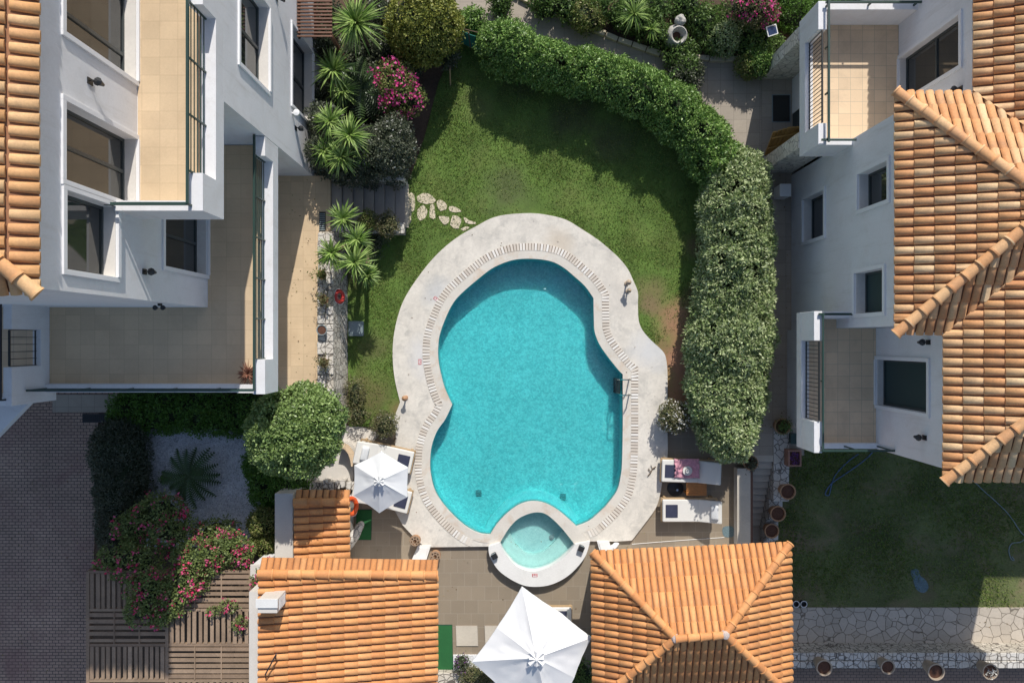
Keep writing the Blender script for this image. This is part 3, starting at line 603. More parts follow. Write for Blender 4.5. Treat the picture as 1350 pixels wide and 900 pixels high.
# ---- basin
bs = MB(); PC = POOL+W(rim_up_c[1:-1])[::-1][0:0]; closed = POOL+W(rim_up_c)[::-1][1:-1] if math.dist(POOL[-1], W(rim_up_c)[-1]) < math.dist(POOL[-1], W(rim_up_c)[0]) else POOL+W(rim_up_c)[1:-1]
N = len(closed); DP = -.72
bs.prism(closed, DP, DP, sides=False)
cc = closed if sum(closed[i][0]*closed[(i+1) % N][1]-closed[(i+1) % N][0]*closed[i][1] for i in range(N)) > 0 else closed[::-1]
bs.add([(x, y, .0) for x, y in cc]+[(x, y, DP) for x, y in cc], [(i, (i+1) % N, (i+1) % N+N, i+N) for i in range(N)])
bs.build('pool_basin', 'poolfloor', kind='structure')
# wall bench beside the spa
wsm = MB(); wsm.prism(closed, -.09, -.09, sides=False); wsm.build('pool_water', 'water', kind='structure')
bench = MB(); bench.prism(W(catmull([(638,704),(646,686),(662,669),(682,656),(700,651),(719,653),(738,662),(754,675),(766,689)], 3))+W(rim_up_c)[::-1], DP, -.45); bench.build('pool_bench', 'poolbench', kind='structure')
for px, py, l in ((631,650,'left'), (742,655,'right')):
    x, y, _ = P(px, py, DP); d = thing('floor_drain', 'dark square drain on the pool floor, on the %s of the two' % l, 'drain', (x, y, DP), 'drains on the pool floor')
    m_ = MB(); m_.box(x-.11, x+.11, y-.11, y+.11, DP, DP+.02); m_.build('drain_plate', 'drainteal', d)
    m_ = MB(); [m_.box(x-.09, x+.09, y-.09+k*.045, y-.07+k*.045, DP+.02, DP+.028) for k in range(5)]; m_.build('drain_bars', 'black_metal', d)
# spa
sr = MB(); up = W(rim_up_c); sr.prism([W([(644,720)])[0]]+up+W([(778,713)])+W(spa_up)[::-1], -.2, .056)
sr.build('spa_rim', 'coping', kind='structure')
sf = MB(); sf.prism(W(rim_dn, .2)+W(spa_dn, .2), -.2, .2); sf.build('spa_front_rim', 'coping_white', kind='structure')
sw_ = (W(spa_up)+W(spa_dn)[1:-1]); N = len(sw_)
sb = MB(); sb.prism(sw_, -.42, -.42, sides=False); c2 = sw_ if sum(sw_[i][0]*sw_[(i+1) % N][1]-sw_[(i+1) % N][0]*sw_[i][1] for i in range(N)) > 0 else sw_[::-1]
sb.add([(x, y, .04) for x, y in c2]+[(x, y, -.6) for x, y in c2], [(i, (i+1) % N, (i+1) % N+N, i+N) for i in range(N)]); sb.build('spa_basin', 'spafloor', kind='structure')
seat = MB(); seat.prism(W([(659,715),(666,703)]+catmull([(671,702),(680,720),(693,731),(705,733.5),(718,729),(731,718),(741,706)], 4)+[(745,702)]+spa_dn[:-1]), -.42, -.27); seat.build('spa_seat', 'spaseat', kind='structure')
m_ = MB(); m_.prism(sw_, -.06, -.06, sides=False); m_.build('spa_water', 'spawater', kind='structure')
x, y, _ = P(727, 708, -.42); d = thing('spa_drain', 'round dark drain cap on the floor of the small round pool', 'drain', (x, y, -.42)); m_ = MB(); m_.lathe([(.085, 0), (.085, .03), (.06, .045)], (x, y, -.42), 16); m_.build('cap', 'grey_plastic', d, smooth=True)
# ================================================================ GROUND
g = MB(); g.box(-90, 90, -90, 90, -1.6, -1.3); g.build('ground', 'soil', kind='structure')
hole_px = OFF(.38)
spa_mid = W(catmull([(650,722),(653,735),(665,748),(685,760),(706,763),(727,760),(748,749),(762,733),(768,716)], 3))
HOLE = hole_px[2:-2]+spa_mid[::-1]
g = MB(); g.prism([(-24,-14),(7.25,-14),(7.25,-3.7),(8.95,-3.7),(8.95,-2.6),(24,-2.6),(24,15),(-24,15)], -1.3, -.2, holes=[HOLE]); g.build('garden_subsoil', 'soil', kind='structure')
o7 = OFF(.75)
li = [i for i, p in enumerate(o7) if p[1] > P2(0, 562)[1]]; a, b = li[0], li[-1]; ARC = o7[a:b+1]          # left -> over the top -> right
g = MB(); g.prism([(-24, P2(0,562)[1]), (-24, 15), (24, 15), (24, P2(0,562)[1])]+ARC[::-1], -.2, -.02); g.build('planting_bed', 'soil', kind='structure')
g = MB(); g.box(-24, -6.65, -14, P2(0,562)[1], -.2, -.02); g.build('lower_bed', 'soil', kind='structure')
g = MB(); LAWN = W([(460,562),(458,420),(460,300),(536,300),(538,238),(546,220),(560,180),(578,110),(600,60),(640,50),(760,95),(860,145),(930,220),(950,300),(945,400),(930,500),(925,562)]); g.prism(LAWN+ARC[::-1], -.2, 0); g.build('lawn', 'lawn', kind='structure')
g = MB(); g.prism(W([(405,556),(521,545),(528,600),(538,690),(610,717),(642,718)], -.1)+spa_mid+W([(782,708),(830,688),(852,640),(858,545),(985,545),(985,722),(985,1020),(380,1020),(380,640)], -.1), -.2, -.1); g.build('terrace', 'tile_grey', kind='structure')
g = MB(); g.prism(W([(600,-60),(680,-60),(699,6),(749,28),(814,56),(870,75),(934,81),(1001,85),(1060,85),(1060,600),(985,600),(968,560),(962,300),(930,215),(860,140),(760,90),(640,50),(600,42)]), -.2, .012); g.build('garden_path', 'path_tile', kind='structure')
g = MB(); g.prism([(-24,-14),(P2(115,0)[0],-14),(P2(130,0)[0],-2.3),(P2(157,0)[0],-2.3),(P2(157,0)[0],-1.2),(-24,-1.2)], -.2, .012); g.build('driveway', 'drive', kind='structure')
g = MB(); g.box(P2(70,0)[0], P2(155,0)[0], P2(0,543)[1], P2(0,520)[1], .012, .03); g.build('driveway_slab', 'path_tile', kind='structure')
g = MB(); g.prism(W([(150,560),(345,560),(362,640),(345,720),(150,720)]), -.2, .02); gv = g.build('gravel_bed', 'gravel', kind='structure')
g = MB(); g.box(8.95, 40, -10.2, -2.0, -1.3, -1.2); g.build('lower_lawn', 'lawn_low', kind='structure')
g = MB(); g.box(7.25, 40, -10.4, P2(0,800,-1.2)[1], -1.3, -1.17); g.build('flagstone_walk', 'flag', kind='structure')
g = MB(); g.box(7.25, 40, -20, -10.4, -1.3, -1.18); g.build('lower_paving', 'drive_red', kind='structure')
g = MB(); g.box(7.25, 8.95, -10.4, -3.7, -1.3, -1.2); g.build('stair_foot_paving', 'path_tile', kind='structure')
# left terrace
g = MB(); g.box(-7.32, -5.62, -2.3, 5.12, -.2, .88); g.build('raised_terrace', 'tile_beige', kind='structure')
# grass blades
pts = RNG.uniform([-6,-3],[7.2,11], (260000,2)); ok = inpoly(pts, LAWN[0:]+ARC[::-1]) & ~inpoly(pts, DECK_OUT); pts = pts[ok]
for sx_, sy_, sr, _, am in lawn_spots:
    d = np.hypot(pts[:,0]-sx_, pts[:,1]-sy_); pts = pts[~((d < sr*.9) & (RNG.random(len(pts)) < am*.8))]
dn = np.array([noise.noise(Vector((p[0]*.8, p[1]*.8, 3))) for p in pts]); pts = pts[RNG.random(len(pts)) < .60+dn*.9]
p3 = np.c_[pts, np.zeros(len(pts))]; V, F = leafquads(p3, np.tile([0,0,1.], (len(p3),1)), .055, .02, out=.9, wild=1.0); V[:,2] = np.maximum(V[:,2], .002)
tagm(npmesh('grass', V, F, 'grass'), 'short green grass of the lawn round the pool', 'grass', kind='stuff')
pts = RNG.uniform([9,-9],[17.5,-2.4], (42000,2)); dn = np.array([noise.noise(Vector((p[0]*.6, p[1]*.6, 9))) for p in pts]); pts = pts[RNG.random(len(pts)) < .5+dn+(pts[:,1]+7)*.06]
V, F = leafquads(np.c_[pts, np.full(len(pts), -1.2)], np.tile([0,0,1.], (len(pts),1)), .085, .026, out=.9, wild=1.0); V[:,2] = np.maximum(V[:,2], -1.198)
tagm(npmesh('lower_grass', V, F, 'grass'), 'patchy grass of the shaded lower lawn', 'grass', kind='stuff')
# gravel stones
pts = RNG.uniform([-12,-6.4],[-7.6,-2.6],(20000,2)); ok = inpoly(pts, W([(152,562),(343,562),(360,640),(343,718),(152,718)])); pts = pts[ok]
V, F = leafquads(np.c_[pts, np.full(len(pts), .03)], np.tile([0,0,1.], (len(pts),1)), .05, .045, out=0, wild=.4); V[:,2] = np.maximum(V[:,2], .024); 
MT['pebble'] = leafmat('white_pebble', [(.80,.81,.83),(.42,.43,.45),(.88,.88,.88),(.62,.62,.64)], .9, 0)
tagm(npmesh('pebbles', V, F, 'pebble'), 'loose white pebbles covering the palm bed', 'pebbles', kind='stuff')
# stepping stones
SS = [('large pale slab nearest the garden stairs', [(538,258),(546,257),(547,275),(543,280),(542,292),(538,293)]),
 ('pointed flat stone farthest up in the lawn path', [(550,259),(558,255),(566,256),(573,262),(574,266),(566,269),(558,268),(551,265)]),
 ('rounded stone standing just right of the long pale slab', [(551,276),(557,271),(562,275),(563,283),(557,290),(551,288)]),
 ('narrow upright stone in the middle of the lower row', [(567,272),(572,270),(574,279),(574,288),(567,287)]),
 ('wide stone between the pointed stone and the small one', [(577,264),(584,265),(590,272),(588,276),(581,278),(577,272)]),
 ('squat stone below the wide one', [(579,285),(592,286),(591,294),(586,296),(580,290)]),
 ('large four-sided stone in the lower row near the deck', [(597,284),(608,289),(606,297),(604,302),(594,297)]),
 ('small flat stone at the upper row end', [(593,272),(601,273),(608,279),(602,280),(593,278)]),
 ('long thin stone pointing to the pool deck', [(612,286),(619,290),(627,293),(625,296),(613,293)]),
 ('small stone half buried at the deck edge', [(608,302),(614,299),(619,300),(612,305)])]
for lb, pg in SS:
    q = W(pg); cx = sum(p[0] for p in q)/len(q); cy = sum(p[1] for p in q)/len(q); q = catmull(q, 2, True); q = [(x+random.uniform(-.015,.015), y+random.uniform(-.015,.015)) for x, y in q]
    m_ = MB(); m_.prism([(x-cx, y-cy) for x, y in q], -.01, .016); o = m_.build('stepping_stone', 'step_stone', bevel=.008); o.location = (cx, cy, 0); tagm(o, lb, 'stepping stone', 'stepping stones across the lawn')
# ================================================================ STAIRS + RETAINING WALLS (left)
st = thing('garden_stairs', 'grey stone stairs leading down from the raised terrace to the lawn', 'stairs', (-5.62, 4.4, 0))
for i in range(7):
    x0 = -5.62+i*.312; z = .88-.11*(i+1); m_ = MB(); m_.box(x0, x0+.30, 3.72, 5.0, 0, z-.035); m_.box(x0+.012, x0+.325, 3.71, 5.0, z-.033, z); m_.build('step', 'step_tread', st)
m_ = MB(); m_.box(-3.44, -3.32, 3.66, 5.05, 0, .05); m_.build('foot_edge', 'step_stone', st)
w = thing('stair_wall', 'low stone wall along the lower side of the garden stairs', 'wall', (-4.4, 3.5, 0)); m_ = MB(); m_.box(-5.62, -3.42, 3.42, 3.69, 0, .62); m_.build('wall_body', 'wall_stone', w); m_ = MB(); m_.box(-5.62, -3.36, 3.38, 3.70, .622, .68); m_.build('coping', 'cap_stone', w)
w = thing('stair_kerb_wall', 'thin pale wall along the upper side of the garden stairs', 'wall', (-4.4, 5.1, 0)); m_ = MB(); m_.box(-5.62, -3.36, 5.0, 5.14, 0, .85); m_.build('wall_body', 'stucco_warm', w)
w = thing('retaining_wall', 'battered rubble stone wall holding up the raised terrace beside the lawn', 'wall', (-5.5, 0, 0))
m_ = MB(); y0, y1 = -2.75, 3.38
segn = 24; vs = []
for i in range(segn+1):
    y = y0+(y1-y0)*i/segn; j = random.uniform(-.02, .02); vs += [(-5.30+j, y, 0), (-5.50+j, y, .99), (-5.95, y, .99), (-5.95, y, 0)]
fs = []
for i in range(segn):
    a_ = i*4
    for k in range(3): fs.append((a_+k, a_+4+k, a_+5+k, a_+1+k))
fs += [(0,1,2,3), tuple(segn*4+k for k in (3,2,1,0))]; m_.add(vs, [f[::-1] for f in fs]); m_.build('wall_body', 'wall_stone', w)
m_ = MB(); y = y0
while y < y1-.1:
    l = random.uniform(.22, .42)
    for xx in ((-5.98, -5.74), (-5.73, -5.49)):
        if random.random() < .93: m_.box(xx[0]+random.uniform(0,.02), xx[1], y+.01, min(y+l, y1)-.012, .99, 1.03+random.uniform(0,.035))
    y += l
m_.build('coping_stones', 'cap_stone', w, bevel=.012)
# terrace edging drain box in the lawn
gx, gy, _ = P(469, 433, .1); t = thing('utility_box', 'pale plastic utility box lid set in grass by the stone wall', 'utility box', (gx, gy, 0)); m_ = MB(); m_.box(gx-.24, gx+.24, gy-.24, gy+.24, 0, .10); m_.build('box_frame', 'grey_plastic', t, bevel=.02); m_ = MB(); m_.box(gx-.18, gx+.18, gy-.18, gy+.18, .102, .125); m_.build('lid', 'grey_plastic', t, bevel=.01)
# ================================================================ LEFT HOUSE
H1 = thing('house', 'tall white house with tan tiled roof and green balcony railings on the left', 'house', (-12, 6, 0))
b = MB(); b.box(-20, -7.3, -.9, 5.10, 0, 4.04); b.build('ground_floor_wall', 'stucco', H1)
b = MB(); b.box(-20, -6.45, 5.12, 13, 0, 7.425); 
hA = (6.3, 8.4, 4.78, 6.6); hB = (6.62, 8.85, 1.02, 2.95)
wall_holes(b, -6.15, .3, 1, 5.12, 13, 0, 7.425, [hA, hB]); b.build('lower_wall', 'stucco', H1)
window(H1, -6.15, 1, *hA, rec=.27, mull=1); window(H1, -6.15, 1, *hB, rec=.27, mull=1, frame=.08)
b = MB(); b.box(-20, -8.22, .89, 13, 4.22, 10.74)
w1 = (5.48, 8.2, 7.62, 9.92); w2 = (2.86, 4.25, 7.62, 9.92); w3 = (1.28, 2.68, 8.36, 9.9); w4 = (1.72, 3.3, 4.32, 6.46)
wall_holes(b, -7.92, .3, 1, .89, 13, 4.22, 10.74, [w1, w2, w3, w4]); b.build('upper_wall', 'stucco', H1)
window(H1, -7.92, 1, *w1, rec=.27, mull=1, my=6.0); window(H1, -7.92, 1, *w2, rec=.27, mull=1); window(H1, -7.92, 1, *w3, rec=.27, mull=0); window(H1, -7.92, 1, *w4, rec=.27, mull=1)
# top balcony
bal = MB(); bal.box(-7.92, -6.15, 2.6, 13, 7.43, 7.57); bal.box(-6.45, -6.15, 2.6, 3.35, 7.57, 8.42); bal.box(-6.45, -6.15, 3.35, 6.7, 7.57, 7.82); bal.box(-6.45, -6.15, 6.7, 13, 7.57, 8.42); bal.box(-7.92, -6.45, 2.6, 2.8, 7.57, 8.42)
B = bal.build('upper_balcony', 'stucco', H1)
m_ = MB(); m_.box(-7.91, -6.46, 2.81, 13, 7.57, 7.576); m_.build('floor', 'tile_beige', B)
rail_h(B, -6.36, 3.36, 6.69, 7.84, 8.62, 5, posts=1.1); m_ = MB(); m_.beam((-6.36,2.70,8.62),(-6.36,3.36,8.62),.05,.05); m_.beam((-6.36,6.69,8.62),(-6.36,13,8.62),.05,.05); m_.beam((-8.0,2.70,8.60),(-6.36,2.70,8.60),.06,.05); m_.beam((-7.9,2.7,8.42),(-7.9,2.7,8.6),.04,.04,up=(0,1,0)); m_.beam((-6.38,2.7,8.42),(-6.38,2.7,8.6),.04,.04,up=(0,1,0)); m_.build('top_rail', 'green_metal', B)
# middle terrace
bal = MB(); bal.box(-12.05, -6.15, -1.31, 5.10, 4.05, 4.22); bal.box(-6.45, -6.15, -1.31, -.45, 4.22, 5.0); bal.box(-6.45, -6.15, -.45, 4.62, 4.22, 4.43); bal.box(-6.45, -6.15, 4.62, 5.10, 4.22, 5.0); bal.box(-12.05, -7.0, -1.31, -1.1, 4.22, 4.40); bal.box(-7.0, -6.45, -1.31, -1.1, 4.22, 4.62)
B = bal.build('lower_balcony', 'stucco', H1)
m_ = MB(); m_.box(-12.04, -6.46, -1.09, 5.10, 4.22, 4.226); m_.build('floor', 'tile_beige', B)
rail_h(B, -6.36, -.44, 4.61, 4.45, 5.16, 5, posts=1.0); m_ = MB(); m_.beam((-6.36,-1.2,5.16),(-6.36,-.44,5.16),.05,.05); m_.beam((-6.36,4.61,5.16),(-6.36,5.1,5.16),.05,.05); m_.build('top_rail', 'green_metal', B)
m_ = MB(); rail_h(B, -1.21, -12.0, -6.4, 4.42, 5.12, 4, axis='x', posts=1.1)
for cx, cy in ((-7.5,-1.05),(-9.2,-1.05),(-11.8,-1.05)): m_ = MB(); m_.box(cx-.14, cx+.14, cy-.14, cy+.14, .0, 4.05); m_.build('pillar', 'stucco', B)
# end balcony (left edge)
bal = MB(); X0 = -12.05; bal.box(-15, X0, -1.55, 1.7, 3.95, 4.2); wall_holes(bal, X0, .2, 1, -1.55, 1.7, 4.2, 5.56, [(-.62,.30,4.55,5.6)]); bal.box(-15, X0-.2, -1.55, -1.35, 4.2, 5.56)
B = bal.build('end_balcony', 'stucco', H1); m_ = MB(); m_.box(-15, X0-.21, -1.34, .88, 4.2, 4.206); m_.build('floor', 'tile_balcony', B)
rail_v(B, X0-.1, -.60, .28, 4.56, 5.5, gap=.17); m_ = MB(); m_.beam((X0-.15,-1.4,5.72),(X0-.15,.95,5.72),.05,.04); m_.beam((X0-.15,-1.4,5.56),(X0-.15,-1.4,5.72),.04,.04,up=(0,1,0)); m_.build('top_rail', 'black_metal', B)
m_ = MB(); m_.prism([(-15,-1.56),(-13.05,-1.56),(-14.2,-2.75),(-15,-3.3)], 3.2, 3.4, bottom=True); m_.build('canopy', 'stucco', H1)
# roof
ez = 10.81; e0 = (-7.77,.81,ez); roof_slope(e0, (-7.77,13,ez), (-11.8,.81,ez+1.62), [(-7.77,.81),(-7.77,13),(-11.8,13),(-11.8,4.84)], 'roof', 'tileleft', H1, pitch=.225, course=.48)
roof_slope((-16,.81,ez), e0, (-10,4.84,ez+1.62), [(-7.77,.81),(-11.8,4.84),(-16,4.84),(-16,.81)], 'roof', 'tileleft', H1, pitch=.225, course=.48)
ridge([(-7.74,.78,ez+.05), (-11.8,4.84,ez+1.67)], 'hip_caps', 'tileleft', H1, r=.13)
b = MB(); b.box(-20, -7.84, .86, 13, 10.742, 10.80); b.build('eave_board', 'trim', H1)
# ================================================================ RIGHT HOUSE
H2 = thing('house', 'white two-storey house with mottled hipped tile roofs on the right', 'house', (13, 3, -1.2))
b = MB(); b.box(9.3, 16.9, .38, 5.35, 0, 6.12); wa = (3.06,4.36,.95,2.33); wb = (3.4,4.32,4.3,5.67); wc = (.72,1.78,4.14,5.47)
wall_holes(b, 9.0, .3, -1, .37, 5.35, -.2, 6.12, [wa, wb, wc]); b.build('middle_wall', 'stucco', H2)
for q in (wa, wb): window(H2, 9.0, -1, *q, rec=.27, mull=0)
window(H2, 9.0, -1, *wc, rec=.27, mull=0, shut=True)
b = MB(); b.box(11.0, 17.1, 5.35, 13, -.2, 6.12); wd = (6.6,7.8,3.14,5.68); wall_holes(b, 10.71, .3, -1, 5.35, 13, -.2, 6.12, [wd, (6.3,7.3,.05,2.2)]); b.box(9.3, 10.71, 5.35, 5.36, 0, 6); b.build('north_wall', 'stucco', H2)
window(H2, 10.71, -1, *wd, rec=.2, mull=0, trans=4.5)
b = MB(); b.box(10.4, 17.1, -2.97, .37, -1.3, 6.12); we = (-1.75,-.5,3.12,5.42); wall_holes(b, 10.1, .3, -1, -2.97, .37, -1.3, 6.12, [we]); b.build('south_wall', 'stucco', H2)
window(H2, 10.1, -1, *we, rec=.2, mull=0, shut=True)
b = MB(); b.box(8.86, 10.1, -2.7, .365, -1.3, 2.79); b.build('base_wall', 'stucco', H2)
b = MB(); b.box(17.1, 26, 1.0, 13, -1.3, 6.12); b.box(9.3,17,5.36,5.4,0,5); b.build('east_wall', 'stucco', H2)
# upper balcony R1
bal = MB(); bal.box(8.06, 10.71, 5.18, 8.95, 2.85, 3.1); wall_holes(bal, 8.06, .22, -1, 5.18, 8.95, 3.1, 4.04, [(5.74,8.2,3.22,4.2)]); bal.box(8.28, 10.71, 8.75, 8.95, 3.1, 3.98); bal.box(8.28, 9.0, 5.18, 5.36, 3.1, 3.98)
B = bal.build('upper_balcony', 'stucco', H2, bevel=.01); m_ = MB(); m_.box(8.28, 10.70, 5.36, 8.75, 3.1, 3.106); m_.build('floor', 'tile_balcony', B)
rail_v(B, 8.17, 5.76, 8.18, 3.22, 4.02); m_ = MB(); m_.beam((8.26,5.2,4.2),(8.26,8.9,4.2),.05,.05); m_.beam((8.2,8.86,4.16),(10.7,8.86,4.16),.05,.05); m_.beam((8.1,5.27,4.14),(9.0,5.27,4.14),.05,.05)
for xx in (8.3, 9.4, 10.6): m_.beam((xx,8.86,3.98),(xx,8.86,4.16),.04,.04,up=(0,1,0))
for yy in (5.3,6.5,7.7,8.8): m_.beam((8.26,yy,4.0),(8.26,yy,4.2),.04,.04,up=(0,1,0))
m_.build('top_rail', 'green_metal', B)
# porch below
b = MB(); b.box(8.04, 10.7, 8.42, 8.82, 0, 2.84); b.build('porch_wall', 'clad', H2); b = MB(); b.box(8.04, 8.99, 5.42, 5.86, 0, 2.84); b.build('porch_wall', 'clad', H2)
b = MB(); b.box(8.04, 10.7, 5.86, 8.42, -.1, .06); b.build('porch_floor', 'path_tile', H2)
b = MB(); b.box(9.0, 10.7, 5.86, 6.3, .06, 2.84); b.box(9.0, 9.06, 7.3, 8.42, .06, 2.84); b.build('porch_lining', 'stucco', H2)
m_ = MB(); m_.box(9.02, 9.08, 6.3, 7.3, .06, 2.2); d_ = m_.build('door', 'sash', H2); m_ = MB(); m_.tube([(9.0,6.4,1.1),(8.95,6.4,1.1),(8.95,6.5,1.1)], .012, 6); m_.build('handle', 'steel', d_)
# lower balcony R2
bal = MB(); bal.box(8.0, 10.1, -2.95, .8, 2.8, 3.05); wall_holes(bal, 8.0, .22, -1, -2.95, .8, 3.05, 3.92, [(-2.12,.02,3.12,4.0)]); bal.box(8.22, 9.0, .62, .8, 3.05, 3.80); bal.box(8.22, 10.1, -2.95, -2.80, 3.05, 3.22)
B = bal.build('lower_balcony', 'stucco', H2, bevel=.01); m_ = MB(); m_.box(8.22, 10.10, -2.80, .37, 3.05, 3.056); m_.box(8.22, 9.0, .37, .62, 3.05, 3.056); m_.build('floor', 'tile_balcony', B)
rail_v(B, 8.12, -2.1, 0, 3.12, 3.95); m_ = MB(); m_.beam((8.2,-2.9,4.0),(8.2,.75,4.0),.045,.04); m_.beam((8.15,-2.88,3.98),(10.3,-2.88,3.98),.05,.05); m_.beam((8.1,.72,3.98),(9.05,.72,3.98),.06,.06)
for xx in (8.2,9.15,10.05): m_.beam((xx,-2.88,3.2),(xx,-2.88,3.98),.035,.035,up=(0,1,0))
for yy in (-2.8,-1.05,.7): m_.beam((8.2,yy,3.9),(8.2,yy,4.0),.04,.04,up=(0,1,0))
m_.build('top_rail', 'green_metal', B)
# roofs
ez = 6.2; tp = .4
mkr = lambda E0, E1, R, poly: roof_slope(E0, E1, R, poly, 'roof', 'tilehouse', H2, pitch=.217, course=.405)
mkr((8.88,5.73,ez), (8.88,.21,ez), (11.64,2.97,ez+2.76*tp), [(8.88,.21),(8.88,5.73),(11.64,2.97)])
mkr((10.7,5.73,ez), (8.88,5.73,ez), (10,2.97,ez+2.76*tp), [(8.88,5.73),(11.64,2.97),(13.46,2.97),(10.7,5.73)])
mkr((8.88,.21,ez), (10.0,.21,ez), (10,2.97,ez+2.76*tp), [(8.88,.21),(10.0,.21),(12.76,2.97),(11.64,2.97)])
mkr((10,.21,ez), (10,-3.19,ez), (14,.21,ez+4*tp), [(10,-3.19),(14,.81),(14,4.21),(10,.21)])
mkr((10,-3.19,ez), (17.2,-3.19,ez), (14,.81,ez+4*tp), [(10,-3.19),(17.2,-3.19),(14,.81)])
mkr((10.7,13,ez), (10.7,5.73,ez), (14,8,ez+3.3*tp), [(10.7,5.73),(10.7,13),(14,13),(14,2.43)])
b = MB(); b.add([(14,.81,ez+1.58),(17.2,-3.19,ez),(17.2,13,ez),(14,13,ez+1.32),(14,2.4,ez+1.32)], [(0,1,2,3,4)]); b.add([(17.2,.85,ez),(26,.85,ez),(26,4,ez+1.0),(17.2,4,ez+1.0),(26,13,ez),(17.2,13,ez)], [(0,1,2,3),(3,2,4,5)]); b.build('east_roof', 'tilebase', H2)
ridge([(8.85,5.76,ez+.05), (11.64,2.97,ez+1.15)], 'hip_caps', 'tilehouse', H2, r=.13); ridge([(8.85,.18,ez+.05), (11.64,2.97,ez+1.15)], 'hip_caps', 'tilehouse', H2, r=.13)
ridge([(9.97,-3.22,ez+.05), (14,.81,ez+1.65)], 'hip_caps', 'tilehouse', H2, r=.13)
ridge([(11.64,2.97,ez+1.15), (13.4,2.97,ez+1.15)], 'ridge_caps', 'tilehouse', H2, r=.13)
b = MB(); b.box(8.94, 17, .27, 5.6, 6.122, 6.19); b.box(10.05, 17.1, -3.05, .26, 6.122, 6.19); b.box(10.76, 17.1, 5.62, 13, 6.122, 6.19); b.build('eave_board', 'trim', H2)
# ================================================================ PAVILIONS (bottom)
PV = thing('pool_house', 'hipped orange tiled pool house right of the round pool', 'pool house', (5, -8, -.1))
z = 2.4; NW = P(781,727,z); NE = P(1040,716,z); R1 = P(890,840,3.3); R2 = P(955,835,3.3); SW = (NW[0]+.05, -10.35, z); SE = (NE[0]+.05, -10.15, z)
pr = lambda E0, E1, R, poly, **k: roof_slope(E0, E1, R, [p[:2] for p in poly], 'roof', 'tilepav', PV, pitch=.198, course=.40, **k)
pr(NE, NW, R1, [NW, R1, R2, NE]); pr(NW, SW, R1, [NW, SW, R1]); pr(SE, NE, R2, [NE, R2, SE]); pr(SW, SE, R1, [SW, SE, R2, R1])
up_ = lambda p, k=.05: (p[0], p[1], p[2]+k)
for a_, b_ in ((NW,R1),(NE,R2),(SW,R1),(SE,R2)): ridge([up_(a_), up_(b_)], 'hip_caps', 'tilepav', PV, r=.115)
ridge([up_(R1,.07), up_(R2,.07)], 'ridge_caps', 'tilepav', PV, r=.115)
for r_ in (R1, R2): b = MB(); b.lathe([(.12,-.04),(.12,.05),(.09,.10),(.03,.12)], up_(r_), 12); b.build('ridge_mortar', 'pinkgrey', PV, smooth=True)
b = MB(); b.box(NW[0]+.3, NE[0]-.75, SW[1]+.3, -6.95, -.12, 2.3); b.build('wall', 'stucco', PV); b = MB(); b.box(NW[0]+.06, NE[0]-.1, SW[1]+.1, NW[1]-.1, 2.3, 2.37); b.build('soffit', 'brownwood', PV)
b = MB(); b.box(4.0,4.9,-6.952,-6.90,-.1,2.0); d_ = b.build('door', 'brownwood', PV); b = MB(); b.tube([(4.8,-6.88,.95),(4.8,-6.84,.95),(4.7,-6.84,.95)],.012,6); b.build('handle','steel',d_)
# left pavilion
PL = thing('pool_house', 'orange lean-to tiled pool house with upright cap tiles along its top edge', 'pool house', (-4.5, -9, -.1))
A0 = P(576,757,2.3); A1 = P(341,755,3.35); B0 = (A0[0]-.02, -11.6, 2.3); B1 = (A1[0], -11.6, 3.35)
roof_slope(B0, A0, A1, [A0[:2], A1[:2], B1[:2], B0[:2]], 'roof', 'tilepav', PL, pitch=.2, course=.375)
def coped_edge(par, a, b, drop, n, wtile=.17, L=.42):
    a = Vector(a); b = Vector(b); mb = MB(); d = (b-a).normalized(); nrm = Vector((-d.y, d.x, 0)).normalized()
    if nrm.y < 0: nrm = -nrm
    k = int((b-a).length/wtile); v = (-nrm*1.0+Vector((0,0,.30))).normalized()
    for i in range(k):
        o = a+(b-a)*((i+.5)/k)+nrm*(L*.93)-Vector((0,0,drop)); u = d; n_ = u.cross(v); n_ = n_ if n_.z > 0 else -n_; V, F = tile_geo(o, u, v, n_, wl=wtile*.93, wu=wtile*.86, ln=L+.02, h=.045, lift=.01); mb.add(V, F)
    mb.build('edge_tiles', 'tilepav', par, smooth=False)
    m2 = MB(); m2.add([a+nrm*.02-Vector((0,0,.02)), b+nrm*.02-Vector((0,0,.02)), b+nrm*L*.9-Vector((0,0,drop+.03)), a+nrm*L*.9-Vector((0,0,drop+.03))], [(0,1,2,3)]); m2.build('edge_base', 'tilebase', par)
    ridge([a+Vector((0,0,.05)), b+Vector((0,0,.05))], 'edge_caps', 'tilepav', par, r=.13, course=.38)
coped_edge(PL, A0, A1, .13, 0)
b = MB(); A1 = (A1[0], -7.2, A1[2]); A0 = (A0[0], -7.2, A0[2]); b.add([(A1[0]+.05,A1[1]-.05,-.12),(A0[0]-.3,A0[1]-.05,-.12),(A0[0]-.3,A0[1]-.05,2.16),(A1[0]+.05,A1[1]-.05,3.2),(A1[0]+.05,-11.5,-.12),(A0[0]-.3,-11.5,-.12),(A0[0]-.3,-11.5,2.16),(A1[0]+.05,-11.5,3.2)], [(1,0,3,2),(4,5,6,7),(5,1,2,6),(0,4,7,3),(3,7,6,2)]); b.build('wall', 'stucco', PL)
b = MB(); b.box(A1[0]-.28, A1[0]+.05, -11.5, A1[1]+.35, -.12, 3.3); b.build('parapet', 'stucco_warm', PL)
ch = P(352,800,4.0); b = MB(); b.box(ch[0]-.27, ch[0]+.25, ch[1]-.18, ch[1]+.18, 3.0, 3.95); c_ = b.build('chimney', 'stucco_warm', PL, bevel=.015)
